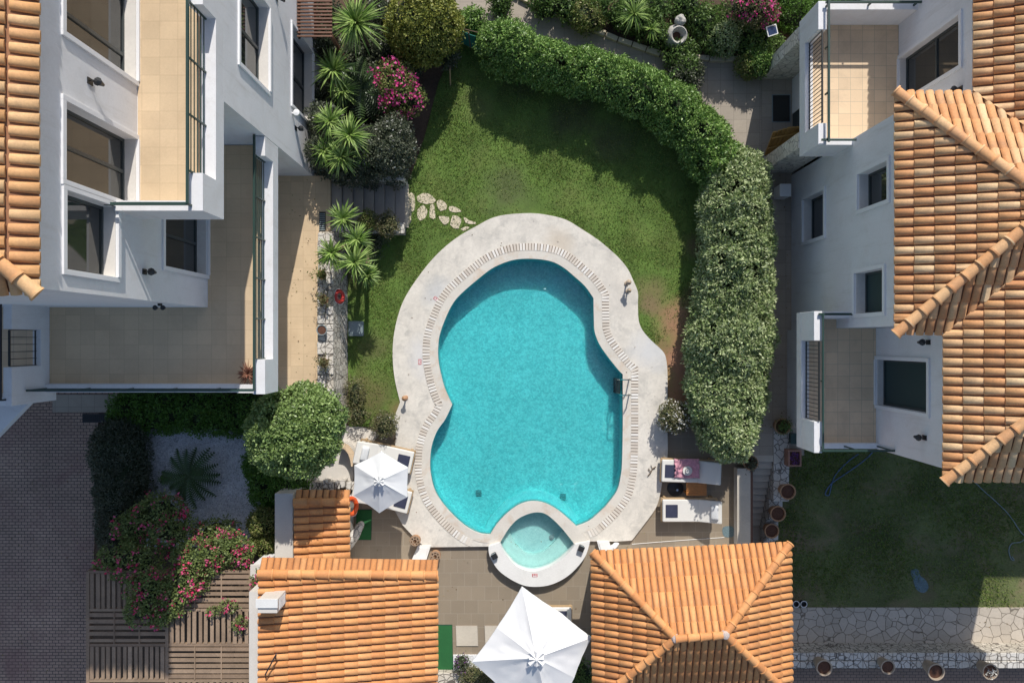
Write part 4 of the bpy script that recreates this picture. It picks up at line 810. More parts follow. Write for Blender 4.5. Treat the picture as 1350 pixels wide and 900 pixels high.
b = MB(); b.box(ch[0]-.30, ch[0]+.28, ch[1]-.02, ch[1]+.21, 3.95, 4.0); [b.box(ch[0]+.252, ch[0]+.262, ch[1]-.14, ch[1]+.14, 3.35+k*.1, 3.39+k*.1, 1) for k in range(5)]; b.build('chimney_vents', ['coping_white','stucco'], c_)
ar = P(360,855,3.5); b = MB(); b.beam(P(364,862,3.55), P(350,888,3.6), .035, .03); b.beam(P(350,888,3.6), P(350,890,3.2), .03, .03); b.beam(P(364,862,3.55), P(363,870,3.2), .03, .03); b.build('bracket', 'black_metal', PL)
# small lean-to
PS = thing('shed', 'small orange tiled shed in tree shade above the left pool house', 'shed', (-5.6, -5.5, -.1))
zA, zB = 1.35, 1.70; A0 = P(460,661,zA); A1 = P(388,661,zB); B0 = (A0[0], P(0,736,zA)[1], zA); B1 = (A1[0], P(0,736,zB)[1], zB)
roof_slope(B0, A0, A1, [A0[:2], A1[:2], B1[:2], B0[:2]], 'roof', 'tilepav', PS, pitch=.235, course=.40); coped_edge(PS, A0, A1, .10, 0, .18, .36)
b = MB(); b.box(A1[0]+.05, A0[0]-.2, B0[1]+.05, A0[1]-.05, -.12, zA-.1); b.build('wall', 'stucco_warm', PS)
b = MB(); b.add([(A1[0]+.02,B0[1]-.1,zB-.02),(A0[0]-.15,B0[1]-.1,zA-.02),(A0[0]-.15,B0[1]+.13,zA+.07),(A1[0]+.02,B0[1]+.13,zB+.07),(A0[0]-.15,B0[1]-.1,1.2),(A1[0]+.02,B0[1]-.1,1.2)], [(0,1,2,3),(0,5,4,1)]); b.build('mortar_strip', 'mortar', PS)
w = thing('boundary_wall', 'grey rendered wall standing along the left side of the small shed', 'wall', (-6.6, -5.5, -.1)); xa, xb = P(362,0,1.7)[0], P(386,0,1.7)[0]; m_ = MB(); m_.box(xa, xb, P(0,742,1.7)[1], P(0,650,1.7)[1], -.12, 1.7); m_.build('wall_body', 'stucco_warm', w, bevel=.02)
w = thing('gate_post', 'short cream square post between the pergola and left pool house', 'post', (-7.4, -6.7, 0)); q = P(339,753,2.35); m_ = MB(); m_.box(q[0]-.17, q[0]+.17, q[1]-.17, q[1]+.17, 0, 2.3); m_.build('post_body', 'stucco', w, bevel=.01); m_ = MB(); m_.box(q[0]-.2, q[0]+.2, q[1]-.2, q[1]+.2, 2.3, 2.36); m_.build('post_cap', 'stucco_warm', w, bevel=.01)
w = thing('rock', 'pale rough boulder leaning at the shed side beside the left terrace', 'rock', (-4.9, -6, -.1)); 
q = P(462,712,.5); bm = bmesh.new(); bmesh.ops.create_icosphere(bm, subdivisions=4, radius=1, matrix=Matrix.Translation((0,0,.35)) @ Matrix.Rotation(-.55,4,'Z') @ Matrix.Diagonal((.17,.62,.45,1)))
for v in bm.verts: v.co += v.co.normalized()*noise.noise(v.co*4)*.08
w.location = (q[0], q[1], -.1); me = bpy.data.meshes.new('rock_body'); bm.to_mesh(me); bm.free(); me.materials.append(MT['cap_stone']); o = bpy.data.objects.new('rock_body', me); COL.objects.link(o); o.parent = w
# ================================================================ PERGOLA bottom left
PG = thing('pergola', 'weathered wooden slatted pergola roof covered by red bougainvillea', 'pergola', (-9.5, -9.2, 0)); z = 2.3
X = lambda px: P2(px, 0, z)[0]; Y = lambda py: P2(0, py, z)[1]
fr = MB()
for px in (117, 221, 331): fr.beam((X(px), Y(752), z-.02), (X(px), Y(935), z-.02), .09, .14)
for py in (753, 803, 849, 896, 934): fr.beam((X(117), Y(py), z-.021), (X(331), Y(py), z-.021), .075, .12)
fr.build('frame', 'wood', PG)
def panel(x0, x1, y0, y1, vert):
    mb = MB(); n = int((abs(x1-x0) if vert else abs(y1-y0))/.155)
    for i in range(n):
        t = (i+.5)/n; j = random.uniform(-.012, .012)
        if vert: xx = x0+(x1-x0)*t+j; mb.beam((xx, y0, z+.03), (xx, y1, z+.03+random.uniform(-.01,.01)), .10+random.uniform(-.012,.012), .03)
        else: yy = y0+(y1-y0)*t+j; mb.beam((x0, yy, z+.03), (x1, yy, z+.03+random.uniform(-.01,.01)), .10+random.uniform(-.012,.012), .03)
    if not vert:
        for q in (.33, .66): xx = x0+(x1-x0)*q; mb.beam((xx, y0, z+.055), (xx, y1, z+.055), .03, .02)
    mb.build('slat_panel', 'wood', PG)
for i, (ya, yb) in enumerate(((755,801),(805,847),(851,894),(898,932))):
    for j, (xa_, xb_) in enumerate(((119,219),(223,329))): panel(X(xa_), X(xb_), Y(ya), Y(yb), (i+j) % 2 == 0)
for px, py in ((117,754),(221,754),(331,754),(117,932),(331,932)): m_ = MB(); m_.box(X(px)-.06, X(px)+.06, Y(py)-.06, Y(py)+.06, -.02, z-.09); m_.build('post', 'wood', PG)
# wooden trellis at top by left house
PT = thing('trellis_roof', 'brown slatted wooden canopy against the left house wall', 'trellis', (-6, 10.4, 0)); z3 = 2.5
m_ = MB(); x0, x1 = -6.14, P2(438,0,z3)[0]; y0 = P2(0,48,z3)[1]
k = 0
while y0+k*.1 < 11.5: m_.beam((x0, y0+k*.1, z3), (x1, y0+k*.1, z3), .045, .05); k += 1
m_.build('slats', 'brownwood', PT); m_ = MB(); [m_.beam((xx, y0-.05, z3-.05), (xx, 11.5, z3-.05), .05, .05) for xx in (x0+.05, (x0+x1)/2, x1-.05)]; [m_.beam((x1-.05, yy, 0), (x1-.05, yy, z3-.07), .09, .09, up=(0,1,0)) for yy in (y0+.05, 11.2)]; m_.build('beams', 'brownwood', PT)
# ================================================================ PLANTS
def chain(px, widths, h, step=.3, zc=.5, jit=.10):
    """hedge shapes along a pixel path (px,py) with width in metres and height"""
    pts = [Vector(P2(x, y, h*.8)) for x, y in px]; out = []; 
    for i in range(len(pts)-1):
        L = (pts[i+1]-pts[i]).length; n = max(1, int(L/step))
        for k in range(n):
            t = k/n; p = pts[i].lerp(pts[i+1], t); w = widths[i]+(widths[i+1]-widths[i])*t; w *= random.uniform(1-jit, 1+jit); hh = h*random.uniform(1-jit, 1+jit)
            out.append(((p.x+random.uniform(-.05,.05), p.y, hh*zc), (w/2, w/2, hh*(1-zc))))
    return out
plant('hedge', 'broad pale silvery hedge standing between the lawn and the right path', 'hedge', chain([(980,232),(978,300),(976,350),(972,420),(968,490),(964,540),(968,592)], [1.6,1.85,1.95,2.15,2.15,1.9,1.0], 2.1, zc=.45), 'l_hedge_big', lump=.21, dens=760, L=.10, W=.05, corek=.80, shoots=110)
plant('hedge', 'curved glossy green hedge bordering the top of the lawn', 'hedge', chain([(662,52),(700,72),(745,85),(790,92),(835,112),(880,135),(915,160),(940,195),(962,232)], [1.3,1.15,1.15,1.25,1.3,1.3,1.35,1.35,1.35], 1.6, zc=.45), 'l_hedge', lump=.19, dens=900, L=.085, W=.042, corek=.80, shoots=110)
def tree_shapes(px, py, zc, r, rz=None, k=1): 
    x, y, z_ = P(px, py, zc); return [((x, y, zc), (r, r, rz or r*.9))]
tx, ty, _ = P(391, 566, 3.0)
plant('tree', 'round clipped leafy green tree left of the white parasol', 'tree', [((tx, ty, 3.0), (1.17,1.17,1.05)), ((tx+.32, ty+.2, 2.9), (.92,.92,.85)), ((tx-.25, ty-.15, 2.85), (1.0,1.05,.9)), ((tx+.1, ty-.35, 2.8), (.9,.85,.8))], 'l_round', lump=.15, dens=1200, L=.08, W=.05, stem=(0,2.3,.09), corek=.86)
x, y, _ = P(556, 22, 1.9)
plant('shrub', 'large dense yellow-green clipped bush at the top beside the teal netting', 'shrub', [((x,y,1.2),(1.03,1.05,1.25)),((x-.15,y-.1,1.5),(.8,.85,1.0))], 'l_conif', lump=.17, dens=800, L=.07, W=.05, wild=.4, corek=.88)
# lower left hedges
plant('hedge', 'dark shaded leafy hedge between the driveway and the white gravel', 'hedge', chain([(150,580),(152,640),(155,700),(157,722)], [1.45,1.45,1.45,1.3], 1.25, zc=.45), 'l_dark', lump=.16, dens=650, L=.085, W=.03, corek=.9)
plant('hedge', 'low bright green hedge under the left house balcony', 'hedge', chain([(165,543),(215,543),(270,545),(335,547)], [1.2,1.25,1.25,1.25], .7, zc=.4), 'l_ivy', lump=.17, dens=650, L=.075, W=.045, corek=.9)
plant('hedge', 'dark green hedge curving below the round clipped tree', 'hedge', chain([(350,575),(345,615),(352,650),(365,640),(400,640)], [1.2,1.1,1.0,.9,.8], 1.0, zc=.4), 'l_ivy', lump=.17, dens=650, L=.075, W=.045, corek=.9)
plant('shrub', 'bright green upright bush left of the grey rendered wall', 'shrub', [((*P2(344,690,1.3),.8),(.40,.42,.8)),((*P2(346,716,1.3),.75),(.42,.42,.75))], 'l_lime', lump=.13, dens=900, L=.065, W=.04, corek=.85)
# bougainvilleas
sel_sun = None
def B3(px, py, z, rx, ry, rz): return ((*P2(px, py, z), z), (rx, ry, rz))
plant('bougainvillea', 'sunlit crimson bougainvillea spilling over the pergola slats', 'bougainvillea', [B3(262,735,2.25,.75,.5,.4),B3(300,722,2.1,.6,.45,.45),B3(245,765,2.45,.5,.5,.22),B3(232,790,2.45,.35,.4,.18),B3(215,812,2.42,.25,.3,.12),B3(318,730,2.1,.35,.35,.3)], 'l_boug', lump=.14, dens=420, L=.075, W=.055, flowers=('f_red', 105, .075, .05, None), corek=.6)
plant('bougainvillea', 'shaded dark bougainvillea with dull red flowers on the left pergola panels', 'bougainvillea', [B3(185,695,1.5,.65,.55,.5),B3(215,675,1.5,.7,.5,.6),B3(180,740,2.1,.7,.5,.45),B3(195,775,2.45,.6,.6,.25),B3(185,805,2.45,.35,.4,.15),B3(230,700,1.7,.6,.5,.5),B3(150,735,2.0,.4,.4,.4),B3(285,700,1.3,.6,.4,.5)], 'l_boug', lump=.17, dens=330, L=.08, W=.055, flowers=('f_red', 110, .075, .055, None), corek=.6)
plant('bougainvillea', 'small bougainvillea sprig with red flowers crossing the slats near the wall', 'bougainvillea', [B3(300,800,2.42,.3,.12,.1),B3(318,822,2.42,.14,.2,.1),B3(285,805,2.42,.2,.1,.08)], 'l_boug', lump=.10, dens=420, L=.06, W=.045, flowers=('f_red', 10, .07, .035, None), corek=.3)
plant('bougainvillea', 'little red flowering bougainvillea tuft beside the cream post', 'bougainvillea', [B3(345,768,2.5,.22,.4,.2),B3(355,748,2.6,.12,.2,.15)], 'l_boug', lump=.11, dens=420, L=.06, W=.045, flowers=('f_red', 16, .07, .035, None), corek=.5)
plant('bougainvillea', 'magenta flowering bougainvillea in the planting beside the upper lawn', 'bougainvillea', [B3(525,115,1.5,.5,.65,.5),B3(540,130,1.3,.4,.45,.45),B3(515,100,1.4,.4,.35,.4),B3(530,142,1.2,.45,.3,.4)], 'l_lime', lump=.15, dens=400, L=.07, W=.05, flowers=('f_pink', 75, .085, .06, None), corek=.7)
plant('bougainvillea', 'purple-pink flowering bougainvillea at the top edge near the solar lamp', 'bougainvillea', [B3(985,10,1.3,.7,.4,.5),B3(1003,20,1.1,.4,.35,.45)], 'l_olive', lump=.16, dens=400, L=.075, W=.05, flowers=('f_pink', 60, .075, .055, None), corek=.7)
# white flowering shrubs
plant('shrub', 'rounded bush dotted with white flowers on the deck edge above the loungers', 'shrub', [B3(889,549,.5,.50,.46,.45)], 'l_olive', lump=.12, dens=900, L=.05, W=.03, flowers=('f_white', 190, .06, .01, None), corek=.85)
plant('shrub', 'small round bush with few white flowers above the angled lounger', 'shrub', [B3(507,559,.4,.36,.36,.4)], 'l_olive', lump=.11, dens=900, L=.055, W=.03, flowers=('f_white', 14, .045, .01, None), corek=.85)
plant('shrub', 'dark shrub speckled white at the head of the garden stairs', 'shrub', [B3(508,205,1.6,.8,.6,.8),B3(520,185,1.5,.5,.6,.75),B3(487,192,1.5,.5,.5,.7)], 'l_dark', lump=.16, dens=650, L=.075, W=.04, flowers=('f_white', 90, .045, .01, None), corek=.85)
for lb, px, py, r, h, lf in (('yellow-green cushion plant next to the big yucca on the stair wall',484,291,.28,.95,'l_lime'),('olive cushion plant at the outer end of the stair wall',511,295,.34,1.0,'l_olive')):
    x, y, _ = P(px, py, h); plant('shrub', lb, 'shrub', [((x,y,h-.12),(r,r,.25))], lf, lump=.10, dens=1000, L=.05, W=.03, corek=.8, group='cushion plants on the stair wall')
# ground cover along the retaining wall and under beds
plant('shrub', 'low reddish-green cover plant at the foot of the stone wall', 'shrub', [B3(468,520,.2,.28,.55,.3),B3(472,545,.2,.35,.3,.3)], 'l_olive', lump=.11, dens=420, L=.06, W=.03, corek=.6)
plant('shrub', 'dark leafy climber at the foot of the stair wall', 'shrub', [B3(500,318,.25,.2,.45,.3),B3(478,350,.2,.35,.5,.3)], 'l_dark', lump=.12, dens=420, L=.06, W=.03, corek=.6)
gc = [B3(430,205,1.3,.38,.5,.95),B3(431,165,1.3,.38,.5,.95),B3(452,222,1.2,.45,.4,.85),B3(478,226,1.1,.45,.35,.8)]
for px, py, r in ((425,20,.5),(430,60,.45),(500,20,.6),(500,60,.6),(490,100,.5),(480,140,.5),(520,60,.5),(455,140,.5),(425,130,.35),(430,200,.4),(455,225,.45),(490,230,.4),(520,230,.35),(590,75,.3),(520,165,.45),(470,70,.5),(545,85,.4)): gc.append(B3(px, py, .35, r, r, .5))
plant('undergrowth', 'dark dense undergrowth filling the bed between the left house and lawn', 'undergrowth', gc, 'l_dark', lump=.2, dens=330, L=.09, W=.05, corek=.8, kind='stuff')
gc = []
for px, py, r in ((720,5,.5),(750,8,.5),(785,12,.5),(820,20,.5),(850,34,.45),(860,8,.6),(905,5,.5),(930,30,.5),(960,30,.55),(940,50,.45),(985,55,.5),(1010,68,.4),(895,72,.45),(902,92,.38),(830,10,.5),(1000,40,.4),(660,8,.35),(865,48,.35)): gc.append(B3(px, py, .3, r, r, random.uniform(.35,.6)))
plant('undergrowth', 'mixed green undergrowth in the bed at the top beyond the path', 'undergrowth', gc, 'l_green', lump=.2, dens=360, L=.10, W=.05, corek=.8, kind='stuff')
for lb, px, py, r, h, lf in (('grey-green bushy shrub left of the magenta flowers at the top',960,42,.42,1.0,'l_hedge_big'),('dark rounded shrub overhanging the path below the stone urn',905,92,.50,.7,'l_dark'),('olive shrub with pale specks beside the porch wall',1003,75,.40,.85,'l_hedge'),('lime green shrub on the path corner near the porch',987,82,.28,.7,'l_lime'),('pale spreading shrub behind the teal netting',622,22,.38,.9,'l_hedge'),('yellowish leafy shrub at the top edge of the garden',775,15,.45,.9,'l_lime')):
    x, y, _ = P(px, py, h); plant('shrub', lb, 'shrub', [((x,y,h*.55),(r,r,h*.5)),((x+.12,y-.1,h*.5),(r*.8,r*.8,h*.45))], lf, lump=.14, dens=600, L=.075, W=.04, corek=.82)
plant('hedge', 'trimmed green hedge at the top beside the right balcony', 'hedge', chain([(1035,-20),(1045,5),(1062,20),(1130,-5)], [1.1,1.1,1.0,1.0], 1.2, zc=.45), 'l_ivy', lump=.17, dens=600, L=.07, W=.04, corek=.88)
# yuccas
yucca('tall yucca with one broad bright rosette at the top beside the trellis', [(470,30,.95,2.3)], n=150)
yucca('yucca with drooping dark leaves below the trellis', [(440,92,.85,1.7),(452,120,.6,1.4)], n=90)
yucca('cluster of spiky yuccas beside the left house corner', [(461,178,.70,2.7),(436,160,.62,2.5),(428,198,.55,2.2),(450,207,.65,2.3),(480,203,.5,2.0)], n=95, z0=.3)
yucca('cluster of yuccas with spiky rosettes overhanging the stair wall', [(452,288,.60,2.0),(470,315,.58,2.0),(438,333,.60,1.9),(468,345,.72,2.1),(485,362,.45,1.7)], n=85)
yucca('small bright yucca in the top bed near the stone urn', [(858,38,.42,.9)], n=50, W=.04)
yucca('spiky pale yucca rosette in the top garden bed', [(836,18,.62,1.2)], n=70, W=.04)
def sago(label, px, py, z, R, nf, lean=0):
    c = P(px, py, z); t = thing('palm', label, 'palm', (c[0], c[1], 0)); mb = MB()
    for i in range(nf):
        az = 2*math.pi*i/nf*1.0+random.uniform(-.12,.12)+i*.02; el = random.uniform(.12,.5); R_ = R*random.uniform(.8,1.1); prev = None
        d = Vector((math.cos(az), math.sin(az), 0)); s = Vector((-d.y, d.x, 0)); S = 14
        pts = [Vector(c)+d*R_*(k/S)+Vector((0,0,R_*(math.sin(el)*(k/S)*1.4-(k/S)**2*.75))) for k in range(S+1)]
        for k in range(1, S+1):
            p = pts[k]; wl_ = .25*R*math.sin(math.pi*min(.97, (k+1)/(S+1.5)))**.6*.8
            for sd in (-1, 1):
                tip = p+s*sd*wl_+d*wl_*.55+Vector((0,0,.05)); mb.add([p-d*.034, tip, p+d*.034], [(0,1,2)] if sd > 0 else [(2,1,0)])
        mb.tube(pts, [.012]*len(pts), 4)
    mb.build('fronds', 'l_sago', t); m2 = MB(); m2.lathe([(.13,0),(.16,z*.4),(.10,z)], (c[0],c[1],0), 10); m2.build('trunk', 'bark', t, smooth=True); return t
sago('dark sago palm alone on the white gravel', 250, 627, .75, .95, 18)
sago('dark feathery sago palm in shade near the top bougainvillea', 478, 118, 1.0, 1.05, 20)
# ================================================================ POTS
def pot_proto(name, label, cat, r, h, mat='terracotta', group=None, plant_=None, loc=(0,0,0)):
    t = thing(name, label, cat, loc, group); m_ = MB(); m_.lathe([(r*.68,0),(r*.95,h*.8),(r*1.05,h*.82),(r*1.08,h),(r*.92,h),(r*.9,h*.86),(0.01,h*.86)], (0,0,0), 24); m_.build('pot_body', mat, t, smooth=True, local=True)
    m_ = MB(); m_.lathe([(0.02,h*.865),(r*.9,h*.868),(r*.6,h*.90),(0.02,h*.91)], (0,0,0), 18); m_.build('soil', 'potsoil_riser_shade', t, local=True, smooth=True)
    if plant_:
        leaf, R, n = plant_; V, F = leafquads(np.c_[RNG.normal(size=(n,2))*R*.4, h+np.abs(RNG.normal(size=n))*R*.4], unit(RNG.normal(size=(n,3))+[0,0,.6]), .07, .035); npmesh('foliage', V, F, leaf, t, local=True)
    return t
def loc_rim(px, py, zr, h): x, y, _ = P(px, py, zr); return (x, y, zr-h)
p0 = pot_proto('flower_pot', 'top terracotta pot on the stepped stair wall, right of the stair', 'flower pot', .235, .42, group='pots down the stair wall'); p0.location = loc_rim(1039,648,.42,.42)
dup(p0, loc_rim(1026,677,.02,.42), 1, 'middle terracotta pot on the stepped stair wall, right of the stair'); dup(p0, loc_rim(1018,700,-.28,.42), 2, 'lowest terracotta pot on the stepped stair wall, nearest the hipped roof', scale=.95)
g2 = 'pots along the lower garden wall'
p1 = pot_proto('flower_pot', 'leftmost pot on the lower stone wall, nearest the orange roof', 'flower pot', .24, .46, 'pot_stone', g2); p1.location = loc_rim(1087,880,.06,.46)
dup(p1, loc_rim(1172,880,.06,.46), 1, 'plain pot second from the left on the lower stone wall', scale=.9); dup(p1, loc_rim(1234,885,.06,.46), 2, 'largest plain pot on the lower stone wall, third from the left', scale=1.05)
p2 = pot_proto('flower_pot', 'pot with pale leafy plant at the right end of the lower stone wall', 'flower pot', .24, .46, 'pot_stone', g2, ('f_white', .2, 60)); p2.location = loc_rim(1306,885,.06,.46)
p3 = pot_proto('flower_pot', 'pot with bushy green plant at the path end below the lower balcony', 'flower pot', .24, .4, 'terracotta', None, ('l_green', .3, 320)); p3.location = loc_rim(1032,562,.4,.4)
p4 = pot_proto('flower_pot', 'terracotta pot with dark plant at the stair head under the big hedge', 'flower pot', .22, .4, 'terracotta', None, ('l_dark', .24, 260)); p4.location = loc_rim(990,610,.4,.4)
p5 = pot_proto('flower_pot', 'small reddish pot with leafy plant beside the sago palm', 'flower pot', .15, .25, 'brickpot', None, ('l_ivy', .22, 160)); p5.location = loc_rim(218,630,.25,.25)
wallpots = [('potted plant on the retaining wall just under the yuccas',424,362,'l_lime'),('bushy potted plant on the wall beside the red ring',427,395,'l_olive'),('bushy potted plant lowest on the retaining wall above the round tree',427,478,'l_olive')]
for i, (lb, px, py, lf) in enumerate(wallpots):
    p = pot_proto('flower_pot', lb, 'flower pot', .13, .22, 'terracotta', 'pots on the retaining wall', (lf, .30, 260)); p.location = loc_rim(px, py, 1.26, .22)
p = pot_proto('flower_pot', 'empty green glazed pot in the middle of the retaining wall', 'flower pot', .15, .22, 'grey_plastic', 'pots on the retaining wall'); p.location = loc_rim(424,435,1.26,.22)
p = pot_proto('flower_pot', 'pot with spiky reddish plant at the corner of the middle balcony', 'flower pot', .13, .25, 'terracotta', None); p.location = (*P2(327,492,4.5), 4.226)
V, F = rosette((0,0,.25), .36, 60, .04); m_ = MB(); m_.add(V, F); m_.build('leaves', 'l_red', p, local=True)
for px, lb in ((1046.5,'small round black pot with white rim at the lower walk, nearer the roof'),(1056.5,'small round black pot with white rim at the lower walk, farther from the roof')):
    t = thing('round_pot', lb, 'pot', P(px,793,-1.17), 'white rimmed pots'); m_ = MB(); m_.lathe([(.07,0),(.10,.2),(.08,.2),(.07,.12),(.01,.12)], (0,0,0), 16); m_.build('pot_body', 'black_metal', t, local=True, smooth=True); m_ = MB(); m_.tube([(math.cos(a)*.105, math.sin(a)*.105, .2) for a in np.linspace(0, 2*math.pi, 20, endpoint=False)], .014, 6, closed=True); m_.build('rim', 'white_plastic', t, local=True, smooth=True)
# planter boxes
q = P(1048,604,.35); t = thing('planter_box', 'square brick-red planter with purple flowers at the stair corner', 'planter', (q[0],q[1],-.05)); m_ = MB(); a_ = .21; b_ = .26
for bx in ((-a_,a_,-b_,-b_+.05),(-a_,a_,b_-.05,b_),(-a_,-a_+.05,-b_+.05,b_-.05),(a_-.05,a_,-b_+.05,b_-.05)): m_.box(*bx, 0, .40)
m_.build('box', 'brickpot', t, local=True); m_ = MB(); m_.box(-a_+.05,a_-.05,-b_+.05,b_-.05,0,.34); m_.build('soil', 'potsoil_riser_shade', t, local=True); V, F = leafquads(np.c_[RNG.uniform(-.15,.15,90), RNG.uniform(-.19,.19,90), np.full(90,.36)], np.tile([0,0,1.],(90,1)), .055, .045); npmesh('blossoms', V, F, 'f_purple', t, local=True)
q = P(1046,578,.2); t = thing('letter_box', 'small dark green box beside the potted bush below the balcony', 'box', (q[0],q[1],0)); m_ = MB(); m_.box(-.08,.08,-.16,.16,0,.2); m_.build('body', 'green_metal', t, local=True, bevel=.01); m_ = MB(); m_.box(-.09,.09,-.17,.17,.2,.225); m_.build('lid', 'green_metal', t, local=True)
# stepped stair wall + stairs right
st = thing('stone_stairs', 'pale stone stairs descending beside the right pool house', 'stairs', (7.9,-4.5,-1.2))
for i in range(11):
    zt = .01-.115*i; y1 = -3.62-i*.235; m_ = MB(); m_.box(7.72, 8.42, y1-.245, y1, -1.25, zt-.03); m_.build('step', 'potsoil_riser_shade', st); m_ = MB(); m_.box(7.71, 8.42, y1-.255, y1-.035, zt-.028, zt); m_.build('tread', 'step_light', st, bevel=.006)  # dark step body shows behind each tread, painting shade at the nosings
w = thing('stepped_wall', 'low stepped stone wall on the lawn side of the pale stairs', 'wall', (8.7,-4.5,-1.2)); m_ = MB()
for i, (ya, yb, zt) in enumerate(((-2.9,-4.25,.02),(-4.25,-5.15,0.0),(-5.15,-5.85,-.38),(-5.85,-6.6,-.66),(-6.6,-7.4,-.9))): m_.box(8.43, 8.93-(.0 if i < 2 else .03*i), yb, ya-.002*i, -1.3, zt)
m_.build('wall_body', 'cap_stone', w, bevel=.01)
w = thing('low_wall', 'long narrow white-topped wall between the lounger terrace and the stairs', 'wall', (7.4,-5.3,-.1)); m_ = MB(); m_.box(7.18, 7.54, -6.5, -4.05, -1.3, .30); m_.build('wall_body', 'stucco_warm', w); m_ = MB(); m_.box(7.14, 7.56, -6.5, -4.02, .302, .36); m_.build('coping', 'step_light', w); m_ = MB(); m_.box(7.562, 7.70, -6.5, -4.0, -1.3, .18); m_.build('side_board', 'brownwood', w)
w = thing('stone_wall', 'long pale stone garden wall with pots along the bottom right', 'wall', (14,-10.5,-1.2)); m_ = MB(); m_.box(8.3, 30, -10.70, -10.22, -1.3, -.46); m_.build('wall_body', 'wall_stone', w)
m_ = MB(); x = 8.3
while x < 18.5:
    l = random.uniform(.18,.34)
    for r_ in range(2): m_.box(x+.008, x+l-.008, -10.72+r_*.26+random.uniform(0,.01), -10.47+r_*.27-.012, -.46, -.41+random.uniform(-.012,.012))
    x += l
m_.build('coping_stones', 'cap_stone', w, bevel=.012)
w = thing('kerb', 'low stone kerb edging the top bed along the path', 'kerb', P(820,58)); m_ = MB(); kp = [P(*q) for q in ((640,-25),(699,4),(749,26),(814,54),(870,73),(934,79),(975,80))]
for a_, b_ in zip(kp[:-1], kp[1:]):
    A = Vector(a_); Bv = Vector(b_); n = max(1, int((Bv-A).length/.4))
    for i in range(n): p_ = A.lerp(Bv, i/n+.01); q_ = A.lerp(Bv, (i+1)/n-.01); m_.beam((p_.x,p_.y,.06), (q_.x,q_.y,.06+random.uniform(-.01,.01)), .17+random.uniform(-.02,.02), .16)
m_.build('kerb_stones', 'step_stone', w, bevel=.01)
q0, q1 = P(602,36,1.0), P(650,48,1.0); w = thing('netting_fence', 'teal netting panel fence beside the yellow-green bush', 'fence', (q0[0],q0[1],0)); m_ = MB(); n = 14
for i in range(n):
    ta, tb = i/n, (i+1)/n; sg = lambda t: (q0[0]+(q1[0]-q0[0])*t, q0[1]+(q1[1]-q0[1])*t-.12*math.sin(math.pi*t)); a_ = sg(ta); b_ = sg(tb); m_.beam((*a_,.5), (*b_,.5), .02, .95)
m_.build('netting', 'teal', w); m_ = MB(); [m_.beam((*sg(t),0), (*sg(t),1.08), .04, .04, up=(0,1,0)) for t in (0,.33,.66,1)]; m_.beam((*sg(0),1.0), (*sg(1),1.0), .02, .02); m_.build('posts', 'bark', w)
q = P(592,105,.5); t = thing('garden_stake', 'thin pale wooden stake standing in the shaded upper lawn', 'stake', (q[0],q[1],0)); m_ = MB(); m_.tube([(0,0,0),(.05,.25,.75)], .022, 6); m_.build('stick', 'teak_grey', t, local=True); m_ = MB(); m_.tube([(.05,.25,.75),(.07,.28,.78)], .03, 6); m_.build('tip', 'bark', t, local=True)
# stone urn
q = P(892,36,.9); t = thing('stone_urn', 'weathered round stone urn among the plants at the top', 'urn', (q[0],q[1],0)); prof = [(.16,0),(.30,.25),(.36,.5),(.30,.72),(.22,.8),(.27,.88),(.24,.90),(.18,.82),(.12,.6)]; m_ = MB(); m_.lathe(prof, (0,0,0), 24); u_ = m_.build('bowl', 'statue', t, smooth=True, local=True); u_.rotation_euler = (.25,.1,0); m_ = MB(); m_.lathe([(.17,.64),(.01,.66)], (0,0,0), 18); f_ = m_.build('inside', 'potsoil_riser_shade', t, local=True); f_.rotation_euler = (.25,.1,0)
bm = bmesh.new(); bmesh.ops.create_icosphere(bm, subdivisions=3, radius=.17, matrix=Matrix.Translation((.12,.22,.85)))
for v in bm.verts: v.co += Vector((0,0,0))+v.co.normalized()*noise.noise(v.co*9)*.06
me = bpy.data.meshes.new('finial'); bm.to_mesh(me); bm.free(); me.materials.append(MT['statue']); o = bpy.data.objects.new('finial', me); COL.objects.link(o); o.parent = t
# solar lamp
q = P(1018,40,1.3); t = thing('solar_lamp', 'small tilted square solar panel lamp at the top', 'solar lamp', (q[0],q[1],0)); m_ = MB(); m_.tube([(0,0,0),(0,0,1.26)], .02, 8); m_.build('post', 'black_metal', t, local=True)
m_ = MB(); m_.box(-.17,.17,-.15,.15,-.015,.015); f_ = m_.build('panel_frame', 'white_plastic', t, local=True); m_ = MB(); m_.box(-.14,.14,-.12,.12,.016,.022); g_ = m_.build('solar_cells', 'solar', f_, local=True); f_.location = (0,0,1.28); f_.rotation_euler = (.2,.1,.35)
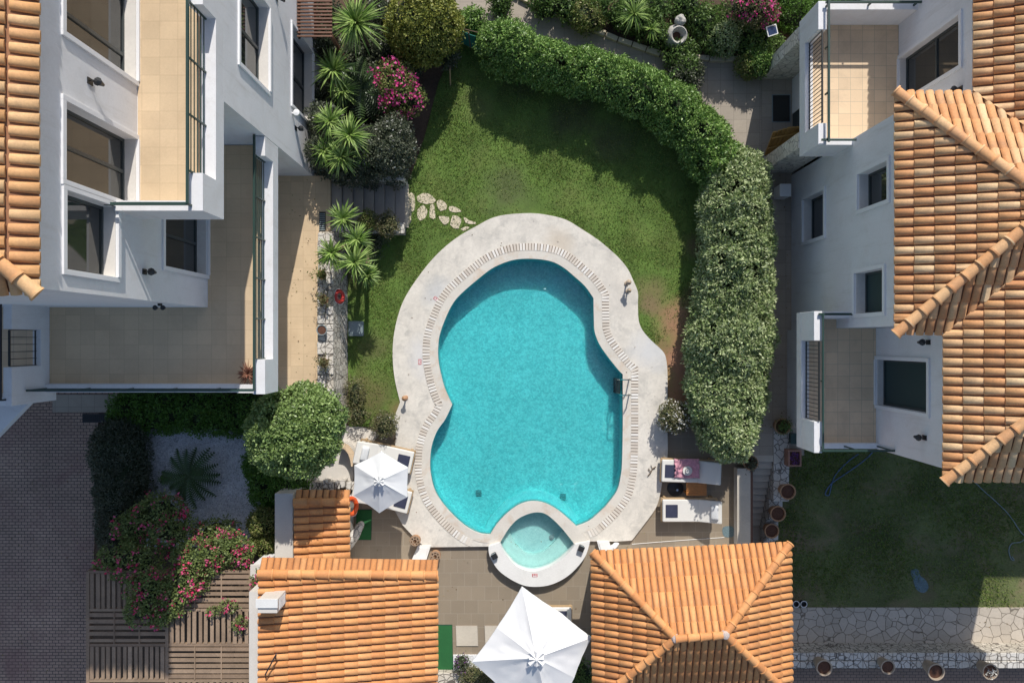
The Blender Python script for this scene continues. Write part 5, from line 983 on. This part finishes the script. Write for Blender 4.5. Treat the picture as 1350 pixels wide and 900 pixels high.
# porch items
q = P(1030,143,.07); t = thing('door_mat', 'black door mat on the porch floor under the upper right balcony', 'door mat', (q[0],q[1],.06)); m_ = MB(); m_.box(-.27,.27,-.42,.42,0,.02); m_.build('mat', 'black_metal', t, local=True, bevel=.006); m_ = MB(); m_.box(-.30,.30,-.45,.45,0,.008); m_.build('mat_edge', 'grey_plastic', t, local=True)
q0 = P(1006,193,.9); q1 = P(1046,168,.9); t = thing('wooden_gate', 'small varnished plank gate across the porch entrance', 'gate', (q0[0],q0[1],.06)); V0 = Vector((8.10,6.12,.9)); V1 = Vector((8.98,6.30,.9)); d = V1-V0; m_ = MB()
for i in range(7): a_ = V0+d*(i/7+.005); b_ = V0+d*((i+1)/7-.005); k = .9-.06*abs(i-3); m_.add([(a_.x,a_.y-.15,.1),(b_.x,b_.y-.15,.1),(b_.x,b_.y+.35,.1+k),(a_.x,a_.y+.35,.1+k),(a_.x,a_.y-.11,.08),(b_.x,b_.y-.11,.08),(b_.x,b_.y+.39,.08+k),(a_.x,a_.y+.39,.08+k)], [(0,1,2,3),(7,6,5,4),(0,4,5,1),(1,5,6,2),(2,6,7,3),(3,7,4,0)])
m_.build('planks', 'yellowwood', t); m_ = MB(); nn = Vector((d.y,-d.x,0)).normalized()*.03; [m_.beam(V0+Vector((0,-.15+.56*zz+.0,zz*1.0-.77)), V1+Vector((0,-.15+.56*zz,zz*1.0-.77)), .05, .05) for zz in (.25,.62)]; m_.build('battens', 'yellowwood', t)
q = P(1035,251,.5); t = thing('meter_box', 'white square box standing on the path by the right house wall', 'box', (q[0],q[1],.01)); m_ = MB(); m_.box(-.17,.17,-.19,.19,0,.5); m_.build('body', 'white_plastic', t, local=True, bevel=.015); m_ = MB(); m_.box(-.18,.18,-.2,.2,.5,.53); m_.build('lid', 'white_plastic', t, local=True, bevel=.01)
# ================================================================ WALL LAMPS
def lamp_proto(label, loc, sgn, mat='black_metal', group='wall lanterns'):
    t = thing('wall_lamp', label, 'wall lamp', loc, group); m_ = MB(); m_.beam((0,0,0),(sgn*.02,0,0),.12,.16); m_.tube([(sgn*.02,0,.03),(sgn*.10,0,.08),(sgn*.15,0,.04)], .012, 6); m_.build('bracket', mat, t, local=True)
    m_ = MB(); m_.lathe([(.03,-.18),(.07,-.02),(.085,0),(.03,.06)], (sgn*.15,0,0), 8); m_.build('cage', mat, t, local=True); m_ = MB(); m_.lathe([(.025,-.16),(.055,-.03)], (sgn*.15,0,.001), 8); m_.build('glass', 'pot_stone', t, local=True); return t
L1 = lamp_proto('dark lantern on the upper left wall between two top windows', (-7.92, 4.87, 9.2), 1)
dup(L1, (-6.15,6.05,2.6), 0, 'black lantern low on the left house wall near the yuccas'); dup(L1, (-6.15,8.95,4.2), 0, 'black lantern between the tall windows at the top'); dup(L1, (-7.92,1.5,7.3), 0, 'small lamp low on the left wall near its lit corner')
L2 = lamp_proto('black lantern above the big shuttered balcony window on the right house', (10.1,-.02,5.45), -1); dup(L2, (10.1,-2.35,5.3), 0, 'black lantern below the big shuttered balcony window on the right house'); dup(L2, (10.71,6.02,5.7), 0, 'black lantern beside the upper right balcony door, at the roof edge')
t = thing('floodlight', 'small white floodlight on the left house wall', 'floodlight', (-6.15,6.38,2.9)); m_ = MB(); m_.tube([(0,0,0),(.12,0,0)], .03, 8); m_.build('arm', 'white_plastic', t, local=True); m_ = MB(); m_.lathe([(.05,-.1),(.09,.08),(.02,.1)], (.14,0,0), 12); m_.build('head', 'white_plastic', t, local=True, smooth=True)
t = thing('corner_light', 'twin dark spotlight under the edge of the left house corner', 'spotlight', (-8.2,.885,6.1)); m_ = MB(); m_.box(-.03,.03,-.06,0,-.05,.05); m_.build('mount', 'black_metal', t, local=True); m_ = MB(); m_.lathe([(.03,0),(.06,.09)], (-.09,-.1,-.04), 10); m_.lathe([(.03,0),(.06,.09)], (.09,-.1,-.04), 10); m_.build('heads', 'black_metal', t, local=True)
# ================================================================ POOL FURNITURE
def lounger(label, loc, rotz, group='sun loungers'):
    """head at +x, foot at -x; local"""
    t = thing('sun_lounger', label, 'sun lounger', loc, group, rotz); m_ = MB(); Lx, Wy = 1.75, .70
    for sy in (-1,1): m_.beam((-Lx/2-.02, sy*(Wy/2+.01), .35), (Lx/2, sy*(Wy/2+.01), .35), .05, .08)
    m_.beam((-Lx/2, -Wy/2, .35), (-Lx/2, Wy/2, .35), .05, .08); m_.beam((Lx/2, -Wy/2, .35), (Lx/2, Wy/2, .35), .05, .08); m_.build('frame', 'teak_grey', t, local=True)
    for sx in (-1,1):
        for sy in (-1,1): l_ = MB(); l_.box(sx*(Lx/2-.12)-.035, sx*(Lx/2-.12)+.035, sy*(Wy/2)-.03, sy*(Wy/2)+.03, 0, .31); l_.build('leg', 'teak_grey', t, local=True)
    c = MB(); c.box(-Lx/2, .28, -Wy/2, Wy/2, .40, .51); c.build('seat_cushion', 'cushion', t, local=True, bevel=.03)
    b_ = MB(); b_.box(0, .72, -Wy/2, Wy/2, 0, .11); o = b_.build('backrest_cushion', 'cushion', t, local=True, bevel=.03); o.location = (.285,0,.40); o.rotation_euler = (0,-.42,0)
    n_ = MB(); n_.box(-Lx/2+.09, -Lx/2+.47, -.20, .20, .51, .535); n_.build('towel', 'navy', t, local=True, bevel=.01); return t
la = lounger('white lounger with grey pillow, lower of the two right of the pool', P(907,670,.1)[:2]+(-.1,), 0)
lp = bpy.data.objects.new('x', None)
def pillow(t, x, z, rz=0):
    bm = bmesh.new(); bmesh.ops.create_cube(bm, size=1); bmesh.ops.subdivide_edges(bm, edges=bm.edges, cuts=5, use_grid_fill=True)
    for v in bm.verts: k = 1-.45*(abs(v.co.x*2)**3+abs(v.co.y*2)**3)/2; v.co = Vector((v.co.x*.22, v.co.y*.46, v.co.z*.13*max(.2,k)))
    me = bpy.data.meshes.new('pillow'); bm.to_mesh(me); bm.free(); me.materials.append(MT['fabric_grey']); me.polygons.foreach_set('use_smooth', [True]*len(me.polygons)); o = bpy.data.objects.new('pillow', me); COL.objects.link(o); o.parent = t; o.location = (x,0,z); o.rotation_euler = (0,-.42,rz)
bpy.data.objects.remove(lp)
lb_ = dup(la, P(906,619,.1)[:2]+(-.1,), -.03, 'white lounger under a pink towel, upper of the two right of the pool')
lc_ = dup(la, P(510,600,.1)[:2]+(-.08,), math.pi-.22, 'angled lounger above the small parasol, its towel end at the grate'); ld_ = dup(la, P(507,651,.1)[:2]+(-.08,), math.pi-.25, 'angled lounger mostly hidden under the small parasol')
le_ = dup(la, P(738,832,.1)[:2]+(-.1,), -math.pi/2, 'lounger with only its towel end showing under the large square parasol')
pillow(la, .70, .73); pillow(lc_, .62, .69)
# pink towel, draped
q = P(905,617,.45); V = []; n = 16
bm = bmesh.new(); bmesh.ops.create_grid(bm, x_segments=22, y_segments=18, size=.5)
for v in bm.verts:
    x, y = v.co.x, v.co.y; ed = 1-.22*abs(noise.noise(Vector((x*4,y*4,1))))
    v.co = Vector((x*.78*ed, y*.62*ed, .045+.055*noise.noise(Vector((x*9,y*9,2)))+max(0,x)*.14))
sol = bmesh.ops.solidify(bm, geom=bm.faces[:], thickness=.012); me = bpy.data.meshes.new('towel'); bm.to_mesh(me); bm.free(); me.materials.append(MT['pink']); me.polygons.foreach_set('use_smooth', [True]*len(me.polygons)); o = bpy.data.objects.new('beach_towel', me); COL.objects.link(o); o.location = (q[0],q[1],.42); tagm(o, 'crumpled pink towel lying on the upper right lounger', 'towel')
q = P(906,620,.5); t = thing('sun_hat', 'white sun hat resting on the crumpled pink towel', 'hat', (q[0],q[1],.53)); m_ = MB(); m_.lathe([(.15,0),(.15,.012),(.08,.02),(.07,.09),(.02,.10)], (0,0,0), 20); m_.build('hat_body', 'cushion', t, local=True, smooth=True); m_ = MB(); m_.lathe([(.083,.022),(.078,.045)], (0,0,0), 20); m_.build('band', 'black_metal', t, local=True)
# side table
q = P(919,644.5,.45); t = thing('side_table', 'orange-brown wooden side table between the two right loungers', 'side table', (q[0],q[1],-.1)); m_ = MB()
for i in range(6): m_.box(-.32, .32, -.22+i*.0745, -.22+i*.0745+.068, .46, .49)
m_.build('tabletop', 'teak', t, local=True); 
for sx in (-.27,.27):
    for sy in (-.17,.17): l_ = MB(); l_.box(sx-.025,sx+.025,sy-.025,sy+.025,0,.46); l_.build('leg', 'teak', t, local=True)
q = P(891,644,0); t = thing('umbrella_stand', 'round dark umbrella stand on the paving between the right loungers', 'umbrella stand', (q[0],q[1],-.1)); m_ = MB(); m_.lathe([(.26,0),(.26,.05),(.2,.08),(.05,.09)], (0,0,0), 24); m_.build('disc', 'black_metal', t, local=True, smooth=True); m_ = MB(); m_.lathe([(.035,.085),(.035,.3)], (0,0,0), 10); m_.build('socket', 'steel', t, local=True)
# ---- parasols
def parasol(name, label, rim, apex, zr, base, mat, loc, vent_r=.16, valance=.12, sag=.05, wr=.02):
    t = thing(name, label, 'parasol', loc); A = Vector(apex); N = len(rim); mb = MB(); S = 12; Wd = 8
    R = [Vector(r) for r in rim]
    for i in range(N):
        a, b = R[i], R[(i+1) % N]; k0 = len(mb.v)
        for s in range(S+1):
            f = s/S
            for w in range(Wd+1):
                g = w/Wd; e = a.lerp(b, g); e = e+Vector((0,0,0)); edge = A.lerp(e, f); bow = math.sin(math.pi*g); c = (a+b)/2
                pin = (Vector((A.x,A.y,0))-Vector((c.x,c.y,0)))*0.02*bow*f**3
                z_ = edge.z-sag*bow*math.sin(math.pi*f*.9)+wr*bow*noise.noise(Vector((edge.x*5+i, edge.y*5, 3)))+.012*math.sin(g*19+i)*f*(1-f)*2
                mb.v.append((edge.x+pin.x, edge.y+pin.y, z_))
        for s in range(S):
            for w in range(Wd): q = k0+s*(Wd+1)+w; mb.f.append((q, q+1, q+Wd+2, q+Wd+1)); mb.m.append(0)
        kk = len(mb.v); base_i = k0+S*(Wd+1)
        for w in range(Wd+1): x_, y_, z_ = mb.v[base_i+w]; mb.v.append((x_+.0, y_, z_-valance*(1+.1*math.sin(w*2))))
        for w in range(Wd): mb.f.append((base_i+w, base_i+w+1, kk+w+1, kk+w)); mb.m.append(0)
    can = mb.build('canopy', mat, t, smooth=True)
    vb = MB(); K = 8
    for i in range(K):
        a0 = 2*math.pi*i/K; p = [A+Vector((0,0,.09))]; r = vent_r*(1.05 if i % 2 else .85)
        vb.add([(A.x,A.y,A.z+.10), (A.x+math.cos(a0-.33)*r, A.y+math.sin(a0-.33)*r, A.z+.01), (A.x+math.cos(a0)*r*.9, A.y+math.sin(a0)*r*.9, A.z+.09), (A.x+math.cos(a0+.33)*r, A.y+math.sin(a0+.33)*r, A.z+.01)], [(0,1,2),(0,2,3)])
    vb.lathe([(.03,.07),(.03,.14)], A, 8, 0); vb.build('vent_ruffle', mat, can)
    for i in range(N): rb = MB(); rb.tube([(A.x,A.y,A.z-.05), R[i]-Vector((0,0,.03))], .012, 5); rb.build('rib', 'steel', t)
    pb = MB(); pb.tube([(base[0],base[1],loc[2]+.06),(A.x,A.y,A.z+.05)], .024, 8); pb.build('pole', 'steel', t); bb = MB(); bb.lathe([(.26,0),(.26,.05),(.06,.08)], (base[0],base[1],loc[2]), 20); bb.build('base', 'white_plastic', t)
    return t
zc = 2.0; rim = [P(x, y, zc) for x, y in ((503,595),(538,616),(537,655),(500,676),(466,653),(467,613))]; A = P(500,634,2.42)
parasol('parasol', 'small off-white hexagonal parasol over the two left loungers', rim, A, zc, (A[0],A[1]), 'fabric_grey', (A[0],A[1],-.1), vent_r=.17, valance=.04, sag=.03)
zc = 2.15; rim = [P(688,773,zc), P(741,809,zc+.06), P(780,840,zc), P(757,893,zc+.04), P(729,962,zc), P(672,920,zc+.06), P(622,872,zc), P(655,827,zc+.05)]; A = P(707,867,2.85)
parasol('parasol', 'large white square parasol at the bottom between the two pool houses', rim, A, zc, (A[0]+.1,A[1]), 'fabric', (A[0],A[1],-.1), vent_r=.26, valance=.05, sag=.05, wr=.05)
# ---- ladder
q = P(829,500,0); x0 = q[0]; t = thing('pool_ladder', 'steel pool ladder with dark treads on the right pool edge', 'pool ladder', (x0-.2, P(0,510)[1], .05)); ys = [P(0,499)[1], P(0,519)[1]]
for yy in ys:
    m_ = MB(); pts = [(x0,yy,.05),(x0,yy,.45),(x0-.05,yy,.58),(x0-.16,yy,.64),(x0-.27,yy,.58),(x0-.32,yy,.42),(x0-.33,yy,-.6)]; m_.tube(pts, .021, 8); m_.build('handrail', 'steel', t, smooth=True)
for zz in (-.15,-.35,-.55): m_ = MB(); m_.box(x0-.42, x0-.25, ys[1]-.0, ys[0]+.0, zz-.02, zz+.015); m_.build('tread', 'black_metal', t, bevel=.006)
# ---- deck lanterns
def lantern(label, px, py, h, mat, group=None, r=.07):
    q = P(px, py, h); t = thing('deck_lantern', label, 'lantern', (q[0],q[1],.04), group); m_ = MB(); m_.lathe([(r,0),(r,.04),(r*.4,.06),(r*.35,h-.2),(r*.5,h-.17)], (0,0,0), 12); m_.build('stand', mat, t, local=True, smooth=True)
    m_ = MB(); m_.lathe([(r*.6,h-.17),(r*.75,h-.05)], (0,0,0), 10); m_.build('glass', 'pot_stone', t, local=True); m_ = MB(); m_.lathe([(r*1.25,h-.05),(r*.7,h),(r*.15,h+.03)], (0,0,0), 12); m_.build('hood', mat, t, local=True, smooth=True); return t
lantern('brown lantern standing on the deck left of the pool', 533, 525, .4, 'terracotta'); lantern('taller brown lantern on the deck at the upper right of the pool', 829, 372, .5, 'pot_stone'); lantern('shorter brown lantern just below the taller one on the right deck', 829.5, 383, .38, 'pot_stone', r=.06)
for px, py, lb, rz in ((652,733,'small black spotlight on the left of the round pool rim',.5),(766,723,'small black spotlight on the right of the round pool rim',-.4)):
    q = P(px, py, .3); t = thing('spotlight', lb, 'spotlight', (q[0],q[1],.2), 'spotlights on the round pool rim', rz); m_ = MB(); m_.box(-.07,.07,-.1,.1,0,.04); m_.build('foot', 'black_metal', t, local=True, bevel=.01); m_ = MB(); m_.box(-.09,.09,-.07,.09,.05,.17); m_.box(-.07,.07,.091,.096,.07,.15,1); m_.build('head', ['black_metal','grey_plastic'], t, local=True, bevel=.0)
# ---- lattice urns
for px, py, lb in ((547,713,'brown wicker-lidded pot on the deck corner above the left white steps'),(573,735,'brown wicker-lidded pot on the terrace right of the left white steps')):
    q = P(px, py, .4); t = thing('urn', lb, 'urn', (q[0],q[1],-.1 if px > 560 else .04), 'wicker-lidded pots'); m_ = MB(); m_.lathe([(.10,0),(.165,.18),(.155,.3),(.175,.34),(.14,.34),(.12,.24),(.01,.22)], (0,0,0), 20); m_.build('body', 'terracotta', t, local=True, smooth=True)
    m_ = MB(); m_.tube([(math.cos(a)*.145, math.sin(a)*.145, .36) for a in np.linspace(0,2*math.pi,16,endpoint=False)], .02, 6, closed=True); [m_.beam((math.cos(a)*.14,math.sin(a)*.14,.36),(math.cos(a+2.2)*.14,math.sin(a+2.2)*.14,.37),.02,.015) for a in np.linspace(0,2*math.pi,7,endpoint=False)]; m_.build('lattice', 'wood', t, local=True)
for lb, pg in (('white stone steps between deck and terrace left of the round pool', [(551,719),(568,719),(560,744),(540,744)]),('white stone steps beside the hipped pool house corner', [(787,713),(803,713),(809,730),(792,730)])):
    t = thing('stone_steps', lb, 'steps', (*W(pg, .1)[0], -.1), 'white stone steps'); m_ = MB(); m_.prism(W(pg, .1), -.12, .11); m_.build('block', 'coping_white', t, bevel=.01); cx = [(p[0]*.8+W(pg,.1)[1][0]*.2, p[1]) for p in W(pg,.1)]; m_ = MB(); a_, b_, c_, d_ = [Vector(p) for p in W(pg,.1)]; m_.prism([tuple(a_.lerp(d_,.1).lerp(b_.lerp(c_,.1),.12)), tuple(a_.lerp(d_,.1).lerp(b_.lerp(c_,.1),.88)), tuple(a_.lerp(d_,.9).lerp(b_.lerp(c_,.9),.88)), tuple(a_.lerp(d_,.9).lerp(b_.lerp(c_,.9),.12))], .111, .14); m_.build('tread', 'coping_white', t, bevel=.008)
q = P(811,722,.2); t = thing('white_bundle', 'small white folded bundle beside the right white steps', 'bundle', (q[0],q[1],-.1)); bm = bmesh.new(); bmesh.ops.create_icosphere(bm, subdivisions=3, radius=1, matrix=Matrix.Rotation(.7,4,'Z') @ Matrix.Diagonal((.17,.08,.12,1)))
for v in bm.verts: v.co += v.co.normalized()*noise.noise(v.co*14)*.04; v.co.z += .1
me = bpy.data.meshes.new('cloth'); bm.to_mesh(me); bm.free(); me.materials.append(MT['fabric']); o = bpy.data.objects.new('cloth', me); COL.objects.link(o); o.parent = t
# ---- depth signs (red framed tiles)
for px, py, rz, lb in ((575,394,.9,'red and white marker tile by the grate at the upper left of the pool'),(553.5,477,0,'red and white marker tile by the grate at the left of the pool'),(705,758,math.pi/2,'red and white marker tile on the round pool rim')):
    zz = .2 if py > 700 else .04; q = P(px, py, zz); t = thing('marker_tile', lb, 'marker tile', (q[0],q[1],zz), 'red and white marker tiles', rz); m_ = MB(); m_.box(-.05,.05,-.085,.085,0,.006); m_.build('tile', 'red_paint', t, local=True); m_ = MB(); m_.box(-.034,-.006,-.065,.065,.006,.009); m_.box(.012,.034,-.065,-.01,.006,.009); m_.box(.012,.034,.01,.065,.006,.009); m_.build('white_marks', 'white_plastic', t, local=True)
# ---- life rings
def ring(label, loc, R, r, mat, euler, name='life_ring'):
    t = thing(name, label, 'life ring', loc); t.rotation_euler = euler; m_ = MB(); m_.tube([(math.cos(a)*R, math.sin(a)*R, 0) for a in np.linspace(0,2*math.pi,28,endpoint=False)], r, 10, closed=True); m_.build('ring', mat, t, local=True, smooth=True)
    m_ = MB(); m_.tube([(math.cos(a)*(R+r*1.15+.02*math.sin(a*4)), math.sin(a)*(R+r*1.15+.02*math.sin(a*4)), 0) for a in np.linspace(0,2*math.pi,40,endpoint=False)], .012, 5, closed=True); m_.build('rope', 'white_plastic', t, local=True); return t
q = P(463,667,.9); ring('orange life ring with white rope hanging beside the small shed', q, .24, .07, 'orange_plastic', (0,1.1,.15)); q = P(447,391,.75); ring('faded red life ring with white rope on the retaining wall', (q[0]+.0,q[1],.72), .17, .06, 'red_plastic', (0,1.05,0))
# ---- mats, slabs, misc
def slab(name, label, cat, pg, z0, z1, mat, group=None, bev=.006, edge=None):
    q = W(pg, z1); t = thing(name, label, cat, (q[0][0],q[0][1],z0), group); m_ = MB(); m_.prism(q, z0, z1); m_.build('surface', mat, t, bevel=bev); 
    if edge: 
        cx = sum(p[0] for p in q)/len(q); cy = sum(p[1] for p in q)/len(q); m_ = MB(); m_.prism([(cx+(x-cx)*1.03, cy+(y-cy)*1.03) for x, y in q], z0, z1-.012); m_.build('backing', edge, t)
    return t
slab('turf_mat', 'green artificial turf mat along the left pool house edge', 'mat', [(573,824),(596,824),(597,884),(573,884)], -.1, -.075, 'mat_green', edge='green_metal'); slab('turf_mat', 'green artificial turf mat in shade under the small parasol', 'mat', [(470,672),(490,672),(489,711),(469,711)], -.1, -.075, 'mat_green', edge='green_metal')
slab('paving_slab', 'pale square slab on the terrace right of the green mat', 'slab', [(601,825),(629,825),(630,851),(602,851)], -.1, -.06, 'step_light', edge='step_tread'); slab('paving_slab', 'pale square slab partly under the large white parasol', 'slab', [(639,825),(667,825),(668,851),(640,851)], -.1, -.06, 'step_light', edge='step_tread')
t = thing('flower_bed', 'stone edged flower bed at the bottom with purple and yellow-green plants', 'flower bed', (*P2(640,885), -.1)); m_ = MB(); x0, y0, _ = P(575,864); x1, y1, _ = P(765,864); 
m_.box(x0+.55, x1, -11.0, y0, -.12, -.03); m_.build('soil', 'gravel', t); m_ = MB(); m_.box(x0, x1, -10.95, -10.6, -.12, .15); m_.build('edging', 'wall_stone', t, bevel=.01)
plant('shrub', 'purple flowering plant in the bottom bed by the large parasol', 'shrub', [B3(609,873,.25,.2,.24,.25)], 'l_dark', lump=.10, dens=700, L=.06, W=.035, flowers=('f_purple', 30, .055, .02, None)); plant('shrub', 'bushy yellow-green plant beside the purple one in the bottom bed', 'shrub', [B3(622,889,.3,.36,.26,.3),B3(640,893,.25,.25,.2,.25)], 'l_olive', lump=.11, dens=700, L=.07, W=.025); plant('shrub', 'dark green shrub between the large parasol and hipped roof', 'shrub', [B3(768,890,.3,.3,.5,.35)], 'l_green', lump=.12, dens=600, L=.06, W=.04)
t = thing('curved_wall', 'low curved tan wall left of the small parasol', 'wall', (*P2(460,595), -.1)); arc = [P(x, y, .45) for x, y in catmull([(447,586),(455,588),(461,594),(465,603),(467,614)], 4)]; m_ = MB()
for a_, b_ in zip(arc[:-1], arc[1:]): m_.beam((a_[0],a_[1],.17), (b_[0],b_[1],.17), .15, .54)
m_.build('wall_body', 'stucco_warm', t); m_ = MB(); [m_.beam((a_[0],a_[1],.46), (b_[0],b_[1],.46), .18, .04) for a_, b_ in zip(arc[:-1], arc[1:])]; m_.build('coping', 'tile_balcony', t)
slab('terrace_landing', 'tan concrete landing between the round tree and the small parasol', 'landing', [(415,560),(458,555),(500,572),(478,600),(466,612),(466,640),(400,648)], -.1, -.03, 'stucco_warm', edge='step_tread')
t = thing('rough_kerb', 'short white rubble kerb above the small shed', 'kerb', (*P2(440,640), -.1)); m_ = MB()
for i in range(9): q = P(405+i*7.5, 641+random.uniform(-2,2), .5); m_.box(q[0]-.08, q[0]+.08, q[1]-.12, q[1]+.12, -.12, .35+random.uniform(-.05,.1))
m_.build('stones', 'cap_stone', t, bevel=.02); 
q = P(425,312,1.0); t = thing('boot_scraper', 'dark slatted grate at the stair head beside the yuccas', 'grate', (*P2(425,292,.9), .88)); m_ = MB(); m_.box(-.1,.1,-.3,.3,0,.02); m_.build('frame', 'black_metal', t, local=True); m_ = MB(); [m_.box(-.09,.09,-.27+k*.06,-.24+k*.06,.02,.035) for k in range(9)]; m_.build('bars', 'grey_plastic', t, local=True)
q = P(129,551,.03); t = thing('drain_cover', 'dark rectangular drain cover on the driveway edge', 'drain cover', (q[0],q[1],.012)); m_ = MB(); m_.box(-.5,.5,-.14,.14,0,.02); m_.build('frame', 'black_metal', t, local=True); m_ = MB(); [m_.box(-.47+k*.063,-.44+k*.063,-.11,.11,.02,.03) for k in range(15)]; m_.build('bars', 'black_metal', t, local=True)
m_ = MB(); pts = [P(x, y, -1.17) for x, y in catmull([(1150,596),(1140,606),(1118,622),(1100,634),(1092,642),(1088,651),(1093,652),(1096,640),(1102,625),(1118,608),(1132,598)], 5)]; m_.tube(pts, .018, 6); o = m_.build('garden_hose', 'blue_plastic', smooth=True); tagm(o, 'thin blue hose looped on the lower lawn under the balcony', 'hose')
m_ = MB(); pts = [P(x, y, -1.17) for x, y in catmull([(1278,630),(1288,638),(1296,646),(1312,660),(1330,678),(1345,700),(1352,708),(1345,714),(1334,716),(1330,725),(1333,736),(1337,738),(1334,733)], 5)]; m_.tube(pts, .016, 6); o = m_.build('garden_hose', 'grey_plastic', smooth=True); tagm(o, 'thin pale grey hose trailing down the right side of the lower lawn', 'hose')
m_ = MB(); m_.prism(W(catmull([(1201,752),(1210,750),(1213,758),(1221,765),(1224,775),(1217,781),(1208,776),(1204,764)], 3, True), -1.19), -1.21, -1.185); o = m_.build('plastic_sheet', 'bluepatch'); tagm(o, 'faded blue sheet lying flat on the lower lawn', 'sheet')
m_ = MB(); pts = [P(x, y, -.09) for x, y in ((833,717),(870,714),(910,711),(955,708))]; m_.tube(pts, .012, 5); o = m_.build('cable', 'cushion'); tagm(o, 'thin pale cable across the terrace above the hipped roof', 'cable')
q = P(955,703,-.09); m_ = MB(); m_.prism(W(catmull([(953,695),(966,694),(968,706),(955,707)],3,True), -.09), -.1, -.092); o = m_.build('blue_mat', 'bluepatch'); tagm(o, 'faded blue mat on the terrace beside the narrow wall', 'mat')
q = P(858,621,.05); t = thing('driftwood', 'small twisted twig lying on the right deck', 'twig', (q[0],q[1],.05)); m_ = MB(); m_.tube([(-.1,-.15,.02),(0,-.02,.04),(.05,.08,.02),(.15,.16,.05)], .018, 5); m_.tube([(0,-.02,.04),(-.08,.1,.03)], .013, 5); m_.tube([(.05,.08,.03),(.0,.2,.02)], .01, 5); m_.build('twig', 'bark', t, local=True)
for nm, (ax, ay, bx, by), z, n in (('terrace_litter', (-5,-9,7,-6.2), -.095, 90), ('driveway_litter', (-17,-12,-13,-3), .016, 240), ('path_litter', (7.4,-3,8.9,6), .016, 160), ('deck_litter', (-3.7,-6.4,5,4), .046, 90), ('terrace_leaves', (-6.9,-2,-6,5), .884, 50), ('walk_litter', (9,-12,17,-9.2), -1.165, 150)):
    p_ = np.c_[RNG.uniform(ax, bx, n), RNG.uniform(ay, by, n), np.full(n, z)]
    if nm == 'deck_litter': p_ = p_[inpoly(p_[:,:2], DECK_OUT) & ~inpoly(p_[:,:2], OFF(.1))]
    V, F = leafquads(p_, np.tile([0,0,1.], (len(p_),1)), .05, .035, out=0, wild=.25); V[:,2] = np.maximum(V[:,2], z); tagm(npmesh('fallen_leaves', V, F, 'deadleaf'), None, None, kind='stuff')
# ================================================================ WORLD / SUN / CAMERA
w = bpy.data.worlds.new('World'); SC.world = w; w.use_nodes = True; nt = w.node_tree; nt.nodes.clear(); bg = nt.nodes.new('ShaderNodeBackground'); sk = nt.nodes.new('ShaderNodeTexSky'); sk.sky_type = 'NISHITA'; sk.sun_disc = False
ho = Vector((.25,1.2,1.0)); el = math.atan2(1.0, math.hypot(.25,1.2)); az = math.atan2(.25, 1.2)
sk.sun_elevation = el; sk.sun_rotation = az; sk.altitude = 50; sk.air_density = .9; sk.dust_density = 1.2; sk.ozone_density = .8; bg.inputs[1].default_value = SKY; o_ = nt.nodes.new('ShaderNodeOutputWorld'); nt.links.new(sk.outputs[0], bg.inputs[0]); nt.links.new(bg.outputs[0], o_.inputs[0])
sl = bpy.data.lights.new('sun', 'SUN'); sl.energy = SUN; sl.angle = math.radians(.53); sl.color = (1,.955,.89); so = bpy.data.objects.new('sun', sl); COL.objects.link(so); so.rotation_euler = ho.to_track_quat('Z','Y').to_euler(); so.location = (5,20,30)
cd = bpy.data.cameras.new('camera'); cd.sensor_width = 36; cd.lens = 24; cd.clip_end = 500; cam = bpy.data.objects.new('camera', cd); COL.objects.link(cam); cam.location = (0,0,CAMH); cam.rotation_euler = (0,0,0); SC.camera = cam
SC.view_settings.view_transform = 'Standard'; SC.view_settings.look = 'None'; SC.view_settings.exposure = EXPO; SC.view_settings.gamma = 1; SC.view_settings.use_curve_mapping = False
SC.render.engine = 'CYCLES'
SC.render.resolution_x = 1024; SC.render.resolution_y = 682
